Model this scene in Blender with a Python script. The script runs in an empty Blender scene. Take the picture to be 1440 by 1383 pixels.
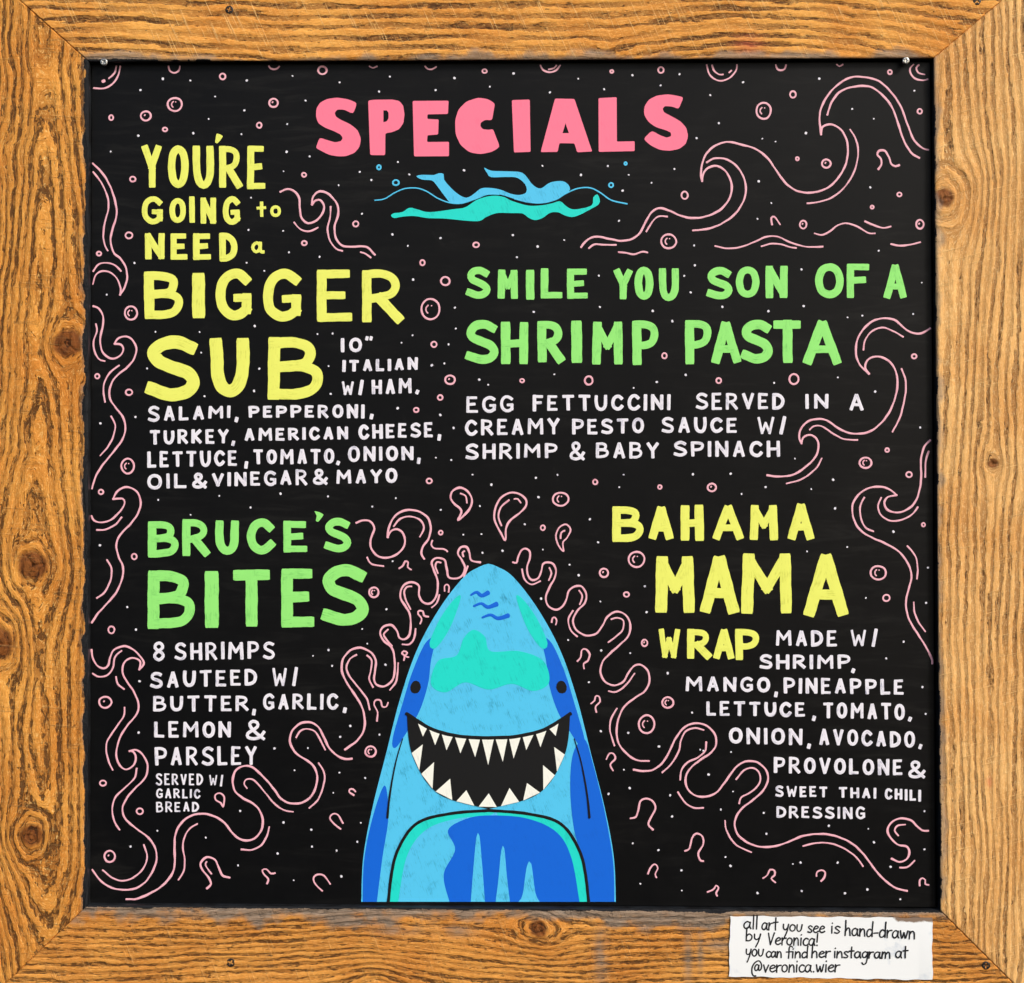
import bpy, math, random
import numpy as np
from mathutils import Vector, Matrix
from mathutils.geometry import tessellate_polygon

# ------------------------------------------------------------ camera, sky, sun, exposure
C = bpy.data.collections.new("scene"); bpy.context.scene.collection.children.link(C)
SC = bpy.context.scene
DIST = 2.2                                   # camera to the face of the board, metres
W, H = 1440.0, 1383.0
cam = bpy.data.cameras.new("camera"); camo = bpy.data.objects.new("camera", cam); C.objects.link(camo)
cam.sensor_fit = 'HORIZONTAL'; cam.sensor_width = 36.0; cam.lens = 36.0 * DIST / 1.44
camo.location = (0, -DIST, 0); camo.rotation_euler = (math.radians(90), 0, 0)
cam.clip_start = 0.05; cam.clip_end = 500
SC.camera = camo

SUN_ELEV, SUN_AZ = 34.0, 138.0               # azimuth: 180 = straight in front of the board (-Y)
world = bpy.data.worlds.new("World"); SC.world = world; world.use_nodes = True
wn = world.node_tree; wn.nodes.clear()
sky = wn.nodes.new("ShaderNodeTexSky"); sky.sky_type = 'NISHITA'; sky.sun_disc = False
sky.sun_elevation = math.radians(SUN_ELEV); sky.sun_rotation = math.radians(SUN_AZ)
sky.air_density = 1.0; sky.dust_density = 3.0; sky.ozone_density = 1.0
bg = wn.nodes.new("ShaderNodeBackground"); bg.inputs['Strength'].default_value = 0.12
wo = wn.nodes.new("ShaderNodeOutputWorld")
wn.links.new(sky.outputs[0], bg.inputs[0]); wn.links.new(bg.outputs[0], wo.inputs[0])
sl = bpy.data.lights.new("sun", 'SUN'); sl.energy = 2.1; sl.angle = math.radians(12); sl.color = (1.0, 0.95, 0.88)
so = bpy.data.objects.new("sun", sl); C.objects.link(so)
az, el = math.radians(SUN_AZ), math.radians(SUN_ELEV)
sd = Vector((math.sin(az) * math.cos(el), math.cos(az) * math.cos(el), math.sin(el)))
so.rotation_euler = sd.to_track_quat('Z', 'Y').to_euler()
SC.view_settings.view_transform = 'Standard'; SC.view_settings.look = 'None'
SC.view_settings.exposure = 0.30; SC.view_settings.gamma = 1.0

rng = random.Random(7); nrg = np.random.default_rng(11)
def sRGB(r, g, b):
    f = lambda c: (c/255)/12.92 if c/255 <= 0.04045 else (((c/255)+0.055)/1.055)**2.4
    return (f(r), f(g), f(b), 1.0)
def P(px, py, d=0.0):
    """a point measured on the photograph, in metres, lying d metres in front of the board's face"""
    k = (DIST - d) / DIST / 1000.0
    return ((px - 720.0) * k, -d, (691.5 - py) * k)

# ------------------------------------------------------------ objects
def link(o, parent=None):
    C.objects.link(o)
    if parent is not None:
        o.parent = parent
        wl = Vector((0, 0, 0)); p = parent
        if p.type == 'EMPTY': o.location = -Vector(p.location)
    return o
def thing(name, label, cat, loc):
    o = bpy.data.objects.new(name, None); C.objects.link(o); o.location = loc
    o.empty_display_size = 0.05; o['label'] = label; o['category'] = cat
    return o
def mesh_obj(name, verts, faces, mat, parent=None, label=None, kind=None, uvs=None, smooth=True):
    me = bpy.data.meshes.new(name); me.from_pydata(verts, [], faces); me.materials.append(mat)
    if smooth: me.polygons.foreach_set('use_smooth', [True] * len(me.polygons))
    if uvs is not None:
        ul = me.uv_layers.new(name='UVMap')
        vi = np.empty(len(me.loops), dtype=np.int32); me.loops.foreach_get('vertex_index', vi)
        ul.data.foreach_set('uv', np.asarray(uvs, dtype=np.float32)[vi].ravel())
    me.update()
    o = link(bpy.data.objects.new(name, me), parent)
    if label: o['label'] = label
    if kind: o['kind'] = kind
    return o

# ------------------------------------------------------------ node helper
class NT:
    def __init__(s, name):
        s.m = bpy.data.materials.new(name); s.m.use_nodes = True; s.t = s.m.node_tree; s.t.nodes.clear()
        s.out = s.t.nodes.new('ShaderNodeOutputMaterial'); s.b = s.t.nodes.new('ShaderNodeBsdfPrincipled')
        s.t.links.new(s.b.outputs[0], s.out.inputs[0])
    def n(s, typ, **kw):
        x = s.t.nodes.new(typ)
        for k, v in kw.items(): setattr(x, k, v)
        return x
    def l(s, a, b): s.t.links.new(a, b)
    def put(s, inp, v):
        if hasattr(v, 'links') or isinstance(v, bpy.types.NodeSocket): s.l(v, inp)
        else: inp.default_value = v
    def math(s, op, a, b=0.0, c=0.0, clamp=False):
        x = s.n('ShaderNodeMath', operation=op); x.use_clamp = clamp
        for i, v in enumerate((a, b, c)): s.put(x.inputs[i], v)
        return x.outputs[0]
    def mix(s, f, a, b, mode='MIX'):
        x = s.n('ShaderNodeMix', data_type='RGBA', blend_type=mode); x.clamp_factor = True
        s.put(x.inputs[0], f); s.put(x.inputs[6], a); s.put(x.inputs[7], b); return x.outputs[2]
    def attr(s, name): return s.n('ShaderNodeAttribute', attribute_name=name).outputs['Fac']
    def vec(s, x, y, z=0.0):
        v = s.n('ShaderNodeCombineXYZ')
        for i, q in enumerate((x, y, z)): s.put(v.inputs[i], q)
        return v.outputs[0]
    def noise(s, v, scale=1.0, detail=2.0, rough=0.5, dist=0.0):
        x = s.n('ShaderNodeTexNoise'); s.put(x.inputs['Vector'], v); x.inputs['Scale'].default_value = scale
        x.inputs['Detail'].default_value = detail; x.inputs['Roughness'].default_value = rough
        x.inputs['Distortion'].default_value = dist; return x.outputs['Fac']
    def ramp(s, f, lo, hi):
        x = s.n('ShaderNodeMapRange'); s.put(x.inputs[0], f); x.inputs[1].default_value = lo; x.inputs[2].default_value = hi
        x.interpolation_type = 'SMOOTHSTEP'; return x.outputs[0]
    def bump(s, h, dist, strength=1.0):
        x = s.n('ShaderNodeBump'); s.put(x.inputs['Height'], h); x.inputs['Distance'].default_value = dist
        x.inputs['Strength'].default_value = strength; s.l(x.outputs[0], s.b.inputs['Normal'])

def paint_mat(name, col, streak, amt=0.5, rough=0.55, fine=1.0):
    """opaque marker paint: faint streaks along the pen's stroke (UV: u along, v across, in millimetres)"""
    t = NT(name); uv = t.n('ShaderNodeUVMap').outputs[0]
    sp = t.n('ShaderNodeSeparateXYZ'); t.l(uv, sp.inputs[0])
    v1 = t.vec(t.math('MULTIPLY', sp.outputs[0], 0.06 * fine), t.math('MULTIPLY', sp.outputs[1], 0.55 * fine))
    a = t.noise(v1, 1.0, 4, 0.65)
    b = t.noise(t.n('ShaderNodeTexCoord').outputs['Object'], 55, 3, 0.6)
    f = t.ramp(t.math('ADD', t.math('MULTIPLY', a, 0.6), t.math('MULTIPLY', b, 0.5)), 0.56, 0.74)
    t.put(t.b.inputs['Base Color'], t.mix(t.math('MULTIPLY', f, amt), col, streak))
    t.b.inputs['Roughness'].default_value = rough
    t.b.inputs['Specular IOR Level'].default_value = 0.3
    t.bump(a, 0.0002, 0.25)
    return t.m
M = {}
M['pinkH'] = paint_mat('pink_heading_paint', sRGB(246, 122, 150), sRGB(236, 106, 138), 0.4)
M['pink'] = paint_mat('pale_pink_paint', sRGB(236, 178, 192), sRGB(208, 132, 152), 0.7)
M['yellow'] = paint_mat('yellow_paint', sRGB(228, 234, 106), sRGB(196, 202, 78), 0.8)
M['green'] = paint_mat('green_paint', sRGB(144, 228, 118), sRGB(108, 192, 92), 0.8)
M['white'] = paint_mat('white_paint', sRGB(228, 226, 236), sRGB(142, 142, 168), 0.95, fine=1.6)
M['blue'] = paint_mat('light_blue_paint', sRGB(80, 194, 238), sRGB(40, 138, 176), 0.85, fine=1.3)
M['teal'] = paint_mat('turquoise_paint', sRGB(24, 214, 202), sRGB(10, 176, 170), 0.7, fine=1.0)
M['deep'] = paint_mat('deep_blue_paint', sRGB(0, 98, 214), sRGB(0, 86, 196), 0.4)
M['black'] = paint_mat('black_paint', sRGB(5, 6, 8), sRGB(9, 10, 12), 0.4, rough=.7)
M['ivory'] = paint_mat('ivory_paint', sRGB(238, 240, 230), sRGB(200, 204, 200), 0.5)
M['ink'] = paint_mat('black_ink', sRGB(22, 22, 26), sRGB(40, 40, 44), 0.4)

# ------------------------------------------------------------ strokes and filled shapes painted on a surface
TX = {'0': 0, '1': 360, '2': 700, '3': 1040}; TY = {'A': 0, 'B': 340, 'C': 680, 'D': 999}
def tp(tile, x, y): return (TX[tile[1]] + x / 3.6, TY[tile[0]] + y / 3.6)
def tpl(tile, pts): return [tp(tile, *p) for p in pts]
def catmull(pts, step=2.2):
    if len(pts) < 3: return list(pts)
    q = [pts[0]] + list(pts) + [pts[-1]]; out = []
    if pts[0] == pts[-1]: q[0] = pts[-2]; q[-1] = pts[1]
    for i in range(1, len(q) - 2):
        p0, p1, p2, p3 = map(np.array, (q[i-1], q[i], q[i+1], q[i+2]))
        n = max(2, int(np.hypot(*(p2 - p1)) / step))
        for k in range(n):
            t = k / n
            out.append(tuple(0.5*((2*p1)+(-p0+p2)*t+(2*p0-5*p1+4*p2-p3)*t*t+(-p0+3*p1-3*p2+p3)*t**3)))
    out.append(tuple(pts[-1])); return out
class Paint:
    """collects pen strokes / fills given in photo millimetres, lying on the plane d metres before the board"""
    def __init__(s, d=0.0003, lift=0.00006): s.v = []; s.f = []; s.uv = []; s.d = d; s.lift = lift; s.k = 0
    def add(s, x, y, h, u, w): s.v.append(P(x, y, s.d + h)); s.uv.append((u, w)); return len(s.v) - 1
    def stroke(s, pts, w, smooth=True, cap=0.9, round_=0.5, jit=0.05, taper=(1, 1), step=2.2):
        """ribbon with a slightly raised middle; cap: how far it runs past its ends (in half widths)"""
        h0 = s.k * s.lift; s.k += 1; closed = pts[0] == pts[-1] and len(pts) > 3
        p = catmull(pts, step) if smooth else None
        if p is None:
            p = []
            for a, b in zip(pts[:-1], pts[1:]):
                n = max(1, int(math.dist(a, b) / 4))
                p += [(a[0]+(b[0]-a[0])*i/n, a[1]+(b[1]-a[1])*i/n) for i in range(n)]
            p.append(pts[-1])
        p = np.array(p, dtype=float); n = len(p)
        tg = np.zeros_like(p); tg[1:-1] = p[2:] - p[:-2]; tg[0] = p[1] - p[0]; tg[-1] = p[-1] - p[-2]
        if closed: tg[0] = tg[-1] = p[1] - p[-2]
        tg /= np.maximum(np.hypot(tg[:, 0], tg[:, 1]), 1e-6)[:, None]; nm = np.stack([-tg[:, 1], tg[:, 0]], 1)
        hw = w / 2; seg = np.hypot(*np.diff(p, axis=0).T); L = np.concatenate([[0], np.cumsum(seg)])
        tot = max(L[-1], 1e-6); ph = [rng.uniform(0, 6.28) for _ in range(4)]
        def wid(l):
            a = 1 + jit * (math.sin(l*0.16+ph[0]) + 0.6*math.sin(l*0.37+ph[1]))
            b = 1 + jit * (math.sin(l*0.14+ph[2]) + 0.6*math.sin(l*0.41+ph[3]))
            k = taper[0] + (taper[1]-taper[0]) * l / tot
            return hw*a*k, hw*b*k
        rows = []
        e = cap * hw
        if not closed:
            for (dd, kk) in ((-e, round_), (-e*0.8, (1+round_)/2), (-e*0.45, 1.0)) if e > 0 else ():
                rows.append((p[0] + tg[0]*dd, nm[0], dd, kk, 0.0))
        for i in range(n): rows.append((p[i], nm[i], L[i], 1.0, L[i]))
        if not closed:
            for (dd, kk) in ((e*0.45, 1.0), (e*0.8, (1+round_)/2), (e, round_)) if e > 0 else ():
                rows.append((p[-1] + tg[-1]*dd, nm[-1], L[-1]+dd, kk, L[-1]))
        prev = None; pe = None; uo = rng.uniform(0, 900)
        for (c, m, u, kk, l) in rows:
            a, b = wid(l); a *= kk; b *= kk
            e0 = (c[0]-m[0]*a, c[1]-m[1]*a); e2 = (c[0]+m[0]*b, c[1]+m[1]*b)
            if prev is not None:                       # tight bends: the inner edge waits instead of folding back
                tx, ty = m[1], -m[0]
                if (e0[0]-pe[0][0])*tx+(e0[1]-pe[0][1])*ty < 0: e0 = pe[0]
                if (e2[0]-pe[1][0])*tx+(e2[1]-pe[1][1])*ty < 0: e2 = pe[1]
            pe = (e0, e2)
            i0 = s.add(e0[0], e0[1], h0, u+uo, -a+uo)
            i1 = s.add(c[0], c[1], h0 + 0.00014, u+uo, uo)
            i2 = s.add(e2[0], e2[1], h0, u+uo, b+uo)
            if prev: s.f += [(prev[0], prev[1], i1, i0), (prev[1], prev[2], i2, i1)]
            prev = (i0, i1, i2)
    def fill(s, outer, holes=(), smooth=False, step=3.0, jit=0.0):
        h0 = s.k * s.lift; s.k += 1; loops = []
        for lp in [outer] + list(holes):
            q = catmull(list(lp) + [lp[0]], step)[:-1] if smooth else list(lp)
            if jit:
                q = [(x + rng.uniform(-jit, jit), y + rng.uniform(-jit, jit)) for x, y in q]
            loops.append(q)
        flat = [pt for lp in loops for pt in lp]; base = len(s.v)
        ang = 0.35; ca, sa = math.cos(ang), math.sin(ang)
        for (x, y) in flat: s.add(x, y, h0 + 0.0001, x*sa + y*ca, x*ca - y*sa)
        for t in tessellate_polygon([[Vector((x, y, 0)) for x, y in lp] for lp in loops]): s.f.append(tuple(base+i for i in t))
    def build(s, name, mat, parent, label=None, kind=None):
        # faces look at the camera (-Y)
        f = []
        for q in s.f:
            a, b, c = (Vector(s.v[i]) for i in q[:3]); nn = (b-a).cross(c-a)
            f.append(q if nn.y < 0 else tuple(reversed(q)))
        o = mesh_obj(name, s.v, f, mat, parent, label, kind, s.uv, smooth=False)
        if parent is not None and parent.type != 'EMPTY': pass
        return o

# ------------------------------------------------------------ pen alphabet (x 0..1, y 0 top .. 1 bottom); 'c' = curved stroke, 'l' = straight
GL = {
 'A': [('l', (0,1),(.47,0)), ('l', (.53,0),(1,1)), ('l', (.2,.68),(.8,.68))],
 'B': [('l', (0,0),(0,1)), ('c', (0,0),(.45,0),(.78,.08),(.82,.25),(.66,.42),(.1,.47)), ('c', (.1,.47),(.6,.46),(.95,.56),(1,.74),(.85,.92),(.5,.99),(0,1))],
 'C': [('c', (.95,.16),(.72,.02),(.45,0),(.15,.15),(0,.5),(.12,.83),(.42,1),(.75,.97),(1,.8))],
 'D': [('l', (0,0),(0,1)), ('c', (0,0),(.45,.02),(.85,.2),(1,.5),(.85,.8),(.45,.98),(0,1))],
 'E': [('l', (0,0),(0,1)), ('l', (0,0),(.92,0)), ('l', (0,.5),(.75,.48)), ('l', (0,1),(1,1))],
 'F': [('l', (0,0),(0,1)), ('l', (0,0),(1,0)), ('l', (0,.48),(.82,.46))],
 'G': [('c', (.95,.14),(.7,.01),(.42,.01),(.12,.17),(0,.5),(.1,.82),(.42,1),(.75,.98),(.97,.85)), ('l', (.98,.88),(.98,.58)), ('l', (.62,.58),(.98,.58))],
 'H': [('l', (0,0),(0.02,1)), ('l', (1,0),(1,1)), ('l', (0,.53),(1,.5))],
 'I': [('l', (.5,0),(.5,1))],
 'K': [('l', (0,0),(0,1)), ('l', (.9,0),(.08,.52)), ('l', (.2,.45),(1,1))],
 'L': [('l', (0,0),(0,1)), ('l', (0,1),(1,1))],
 'M': [('l', (.04,0),(0,1)), ('l', (.06,.02),(.5,.58)), ('l', (.94,.02),(.5,.58)), ('l', (.96,0),(1,1))],
 'N': [('l', (0,0),(.02,1)), ('l', (.04,.03),(.96,.97)), ('l', (1,0),(.98,1))],
 'O': [('c', (.5,0),(.14,.13),(0,.5),(.14,.87),(.5,1),(.86,.87),(1,.5),(.86,.13),(.5,0))],
 'P': [('l', (0,0),(.03,1)), ('c', (0,0),(.5,0),(.9,.08),(1,.28),(.85,.48),(.45,.57),(.06,.57))],
 'R': [('l', (0,0),(.0,1)), ('c', (0,0),(.45,0),(.8,.08),(.9,.26),(.75,.44),(.3,.54),(.04,.55)), ('l', (.42,.56),(1,1))],
 'S': [('c', (.92,.1),(.62,0),(.28,.03),(.06,.18),(.14,.36),(.5,.48),(.86,.6),(1,.78),(.82,.95),(.45,1),(0,.9))],
 'T': [('l', (0,.0),(1,0)), ('l', (.5,0),(.52,1))],
 'U': [('c', (0,0),(.0,.35),(.04,.7),(.22,.93),(.5,1),(.78,.93),(.96,.7),(1,.35),(1,0))],
 'V': [('l', (0,0),(.5,1)), ('l', (1,0),(.5,1))],
 'W': [('l', (0,0),(.22,1)), ('l', (.22,1),(.5,.35)), ('l', (.5,.35),(.76,1)), ('l', (1,0),(.78,1))],
 'Y': [('l', (0,0),(.5,.52)), ('l', (1,0),(.5,.5)), ('l', (.5,.45),(.52,1))],
 '/': [('l', (1,0),(0,1))],
 '1': [('l', (.5,0),(.5,1))], '0': [('c', (.5,0),(.14,.13),(0,.5),(.14,.87),(.5,1),(.86,.87),(1,.5),(.86,.13),(.5,0))],
 '8': [('c', (.5,0),(.15,.1),(.1,.3),(.45,.46),(.85,.6),(.98,.8),(.5,1),(.05,.82),(.15,.62),(.55,.45),(.9,.28),(.82,.08),(.5,0))],
 '&': [('c', (1,.62),(.75,.9),(.4,1),(.06,.92),(.04,.7),(.35,.5),(.62,.3),(.6,.08),(.35,0),(.16,.14),(.25,.38),(.55,.68),(.98,1))],
 '"': [('l', (.1,0),(.0,1)), ('l', (.95,0),(.85,1))],
 'a': [('c', (.72,.2),(.4,.0),(.08,.25),(.05,.7),(.35,1),(.65,.75),(.75,.3)), ('c', (.74,.05),(.72,.6),(.8,.95),(1,1))],
 't': [('l', (.5,0),(.55,1)), ('l', (0,.42),(1,.38))],
}
GL['o'] = GL['0']
WIDE = {'I': .12, '1': .12, 'M': 1.3, 'W': 1.3, '/': .5, 'L': .85, 'E': .85, 'F': .85, 'T': 1.0, '8': .9}
def letter(pb, ch, x0, x1, y0, y1, t, wob=0.012, tw=None, cap=0.9, rnd=0.8):
    """ch inside its measured outer box; t is the pen's width"""
    X0, X1, Y0, Y1 = x0+t/2, x1-t/2, y0+t/2, y1-t/2
    if ch in 'I1': X0 = X1 = (x0+x1)/2
    if ch == 'A': X0 += .17*t; X1 -= .17*t; t *= .95; cap = min(cap, .75)
    elif ch in 'WVMY': X0 += .06*t; X1 -= .06*t; t *= (.86 if ch == 'W' else .94)
    elif ch in 'RK': X1 -= .1*t
    h = Y1 - Y0; ww = max(X1 - X0, 0)
    for st in GL[ch]:
        pts = [(X0+ww*px+rng.uniform(-wob, wob)*h*(ch not in '80&Oo'), Y0+h*py+rng.uniform(-wob, wob)*h*(ch not in '80&Oo')) for px, py in st[1:]]
        if st[1] == st[-1]: pts[-1] = pts[0]
        hz = (ch in 'BRP' and st[0] == 'c') or (st[0] == 'l' and abs(st[1][1]-st[2][1]) < .1)
        pb.stroke(pts, t*rng.uniform(.95, 1.05)*(.84 if hz or (ch in 'MW' and st[0] == 'l' and .2 < abs(st[1][0]-st[2][0]) < .5) else 1), st[0] == 'c', cap=cap, round_=rnd, jit=0.03)
def word(pb, tile, txt, x0, x1, a0, b0, a1, b1, t=18.0):
    """a word between measured ends (zoomed tile coordinates); a = top, b = bottom at either end"""
    gap = 0.28 if len(txt) > 2 else .35; ws = [WIDE.get(c, 1.0) for c in txt]
    t_ = t / 3.6; Wt = (x1-x0)/3.6
    nI = sum(c in 'I1' for c in txt); free = Wt - nI*t_
    tot = sum(w for c, w in zip(txt, ws) if c not in 'I1') + gap*(len(txt)-1)
    k = free / max(tot, 1e-6) if tot > 0 else 1; x = tp(tile, x0, 0)[0]
    for c, w in zip(txt, ws):
        cw = t_ if c in 'I1' else w*k
        f = (x - tp(tile, x0, 0)[0] + cw/2) / Wt
        ya = tp(tile, 0, a0+(a1-a0)*f)[1]; yb = tp(tile, 0, b0+(b1-b0)*f)[1]
        letter(pb, c, x, x+cw, ya+rng.uniform(-.5, .5), yb+rng.uniform(-.5, .5), t_*(0.92 if c in 'BREGS&8' else 1), 0.016, rnd=.7, cap=.85)
        x += cw + gap*k
def blob(pb, tile, x0, y0, x1, y1, t=16):
    a = tp(tile, (x0*1.15+x1*.85)/2, y1-t/2); b = tp(tile, (x0*.9+x1*1.1)/2, y0+t/2)
    pb.stroke([b, a], t*1.1/3.6, False, cap=.9, round_=.75)

# ------------------------------------------------------------ wood
def vnoise(x, y, seed=0):
    r = np.random.default_rng(seed).random((256, 256))
    xi = np.floor(x).astype(int); yi = np.floor(y).astype(int); fx = x-xi; fy = y-yi
    fx = fx*fx*(3-2*fx); fy = fy*fy*(3-2*fy); g = lambda i, j: r[i & 255, j & 255]
    return (g(xi, yi)*(1-fx)+g(xi+1, yi)*fx)*(1-fy)+(g(xi, yi+1)*(1-fx)+g(xi+1, yi+1)*fx)*fy
def fbm(x, y, seed, o=4):
    s = 0; a = .5
    for i in range(o): s = s + a*(vnoise(x*2**i, y*2**i, seed+i)-.5); a *= .5
    return s
def wood_mat(name, light, mid, dark, bright, saw_ang, saw_amt, fleck, contrast, relief=1.0, wob=6.0):
    t = NT(name)
    phi, al, pnt, gry, knot, sp = (t.attr(a) for a in ('phi', 'along', 'paint', 'grey', 'knot', 'stain'))
    acr = t.math('MULTIPLY', t.attr('across'), .11)
    oc = t.n('ShaderNodeTexCoord').outputs['Object']
    n_low = t.noise(t.vec(t.math('MULTIPLY', al, .012), t.math('MULTIPLY', phi, .05), acr), 1, 3, .6)
    n_wob = t.noise(t.vec(t.math('MULTIPLY', al, .09), t.math('MULTIPLY', phi, .16), acr), 1, 3, .65)
    ph = t.math('ADD', phi, t.math('ADD', t.math('MULTIPLY', t.math('SUBTRACT', n_wob, .5), wob), t.math('MULTIPLY', t.math('SUBTRACT', n_low, .5), wob*1.8)))
    r = t.math('FRACT', t.math('DIVIDE', ph, 10.0))
    late = t.math('MULTIPLY', t.ramp(r, .36, .56), t.math('SUBTRACT', 1.0, t.ramp(r, .88, 1.0)))
    ringv = t.noise(t.vec(t.math('MULTIPLY', al, .004), t.math('MULTIPLY', t.math('FLOOR', t.math('DIVIDE', ph, 10.0)), 1.7)), 1, 2, .6)
    late = t.math('MULTIPLY', late, t.math('MULTIPLY_ADD', t.ramp(ringv, .3, .68), .75, .3), clamp=True)
    fib = t.noise(t.vec(t.math('MULTIPLY', al, .035), t.math('MULTIPLY', phi, .55), acr), 1, 5, .7)
    fine = t.noise(t.vec(t.math('MULTIPLY', al, .17), t.math('MULTIPLY', phi, 1.5), acr), 1, 4, .8)
    # torn grain: short dark splinters lying along the grain
    tear = t.noise(t.vec(t.math('MULTIPLY', al, .075), t.math('MULTIPLY', phi, .42), acr), 1, 4, .62, .5)
    tearm = t.ramp(t.math('ADD', tear, t.math('MULTIPLY', late, .17)), fleck+.035, fleck+.085)
    # saw marks across the board
    ca, sa = math.cos(math.radians(saw_ang)), math.sin(math.radians(saw_ang))
    s3 = t.n('ShaderNodeSeparateXYZ'); t.l(oc, s3.inputs[0])
    u = t.math('ADD', t.math('MULTIPLY', s3.outputs[0], ca), t.math('MULTIPLY', s3.outputs[2], sa))
    v = t.math('ADD', t.math('MULTIPLY', s3.outputs[0], -sa), t.math('MULTIPLY', s3.outputs[2], ca))
    saw = t.noise(t.vec(t.math('MULTIPLY', u, 11.0), t.math('MULTIPLY', v, 420.0)), 1, 3, .7)
    sawb = t.noise(t.vec(t.math('MULTIPLY', u, 30.0), t.math('MULTIPLY', v, 60.0)), 1, 2, .6)
    sawm = t.math('MULTIPLY', t.ramp(saw, .54, .66), t.ramp(sawb, .38, .6))
    big = t.noise(oc, 9, 4, .6)
    c = t.mix(t.ramp(big, .3, .7), light, mid)
    c = t.mix(t.math('MULTIPLY', t.ramp(fib, .3, .72), .55), c, mid)
    c = t.mix(t.math('MULTIPLY', late, contrast), c, dark)
    c = t.mix(t.math('MULTIPLY', t.ramp(fine, .5, .72), .45), c, dark)
    c = t.mix(t.math('MULTIPLY', t.ramp(fine, .48, .32), .75), c, bright)
    c = t.mix(t.math('MULTIPLY', knot, .85), c, sRGB(112, 56, 18))
    kn = t.ramp(t.noise(oc, 160, 3, .6), .45, .7)
    c = t.mix(t.math('MULTIPLY', t.math('MULTIPLY', kn, knot), .5), c, sRGB(60, 28, 12))
    c = t.mix(t.math('MULTIPLY', tearm, .75), c, sRGB(66, 38, 16))
    c = t.mix(t.math('MULTIPLY', sawm, saw_amt), c, sRGB(250, 205, 135))
    c = t.mix(t.math('MULTIPLY', sp, .5), c, sRGB(205, 96, 70))
    gn = t.math('ADD', t.math('MULTIPLY', fib, .55), t.math('MULTIPLY', fine, .45))
    c = t.mix(gry, c, t.mix(t.ramp(gn, .35, .68), sRGB(104, 92, 80), sRGB(176, 160, 142)))
    pn = t.noise(oc, 260, 4, .7)
    pm = t.ramp(t.math('ADD', pnt, t.math('MULTIPLY', t.math('SUBTRACT', pn, .5), 1.3)), .45, .6)
    c = t.mix(pm, c, sRGB(26, 28, 32))
    t.put(t.b.inputs['Base Color'], c)
    t.b.inputs['Roughness'].default_value = .72; t.b.inputs['Specular IOR Level'].default_value = .25
    h = t.math('ADD', t.math('MULTIPLY', late, -.55), t.math('ADD', t.math('MULTIPLY', fib, .7), t.math('MULTIPLY', fine, .45)))
    h = t.math('ADD', h, t.math('ADD', t.math('MULTIPLY', tearm, -1.0), t.math('MULTIPLY', sawm, .35)))
    t.bump(h, .0016*relief, 1.0)
    return t.m
def flat_mat(name, c1, c2, scale, rough, metal=0.0, bump=0.0):
    t = NT(name); n = t.noise(t.n('ShaderNodeTexCoord').outputs['Object'], scale, 5, .6)
    t.put(t.b.inputs['Base Color'], t.mix(t.ramp(n, .35, .7), c1, c2)); t.b.inputs['Roughness'].default_value = rough
    t.b.inputs['Metallic'].default_value = metal
    if bump: t.bump(n, bump)
    return t.m
M['edge'] = flat_mat('black_edge_paint', sRGB(12, 13, 15), sRGB(34, 38, 43), 40, .45, 0, .0006)
M['backing'] = flat_mat('black_backing', sRGB(6, 6, 7), sRGB(12, 12, 13), 30, .8)
M['steel'] = flat_mat('zinc_screw', sRGB(190, 190, 186), sRGB(120, 118, 112), 500, .35, .9)
M['darksteel'] = flat_mat('dark_screw', sRGB(38, 36, 36), sRGB(70, 62, 56), 500, .45, .7)

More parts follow.
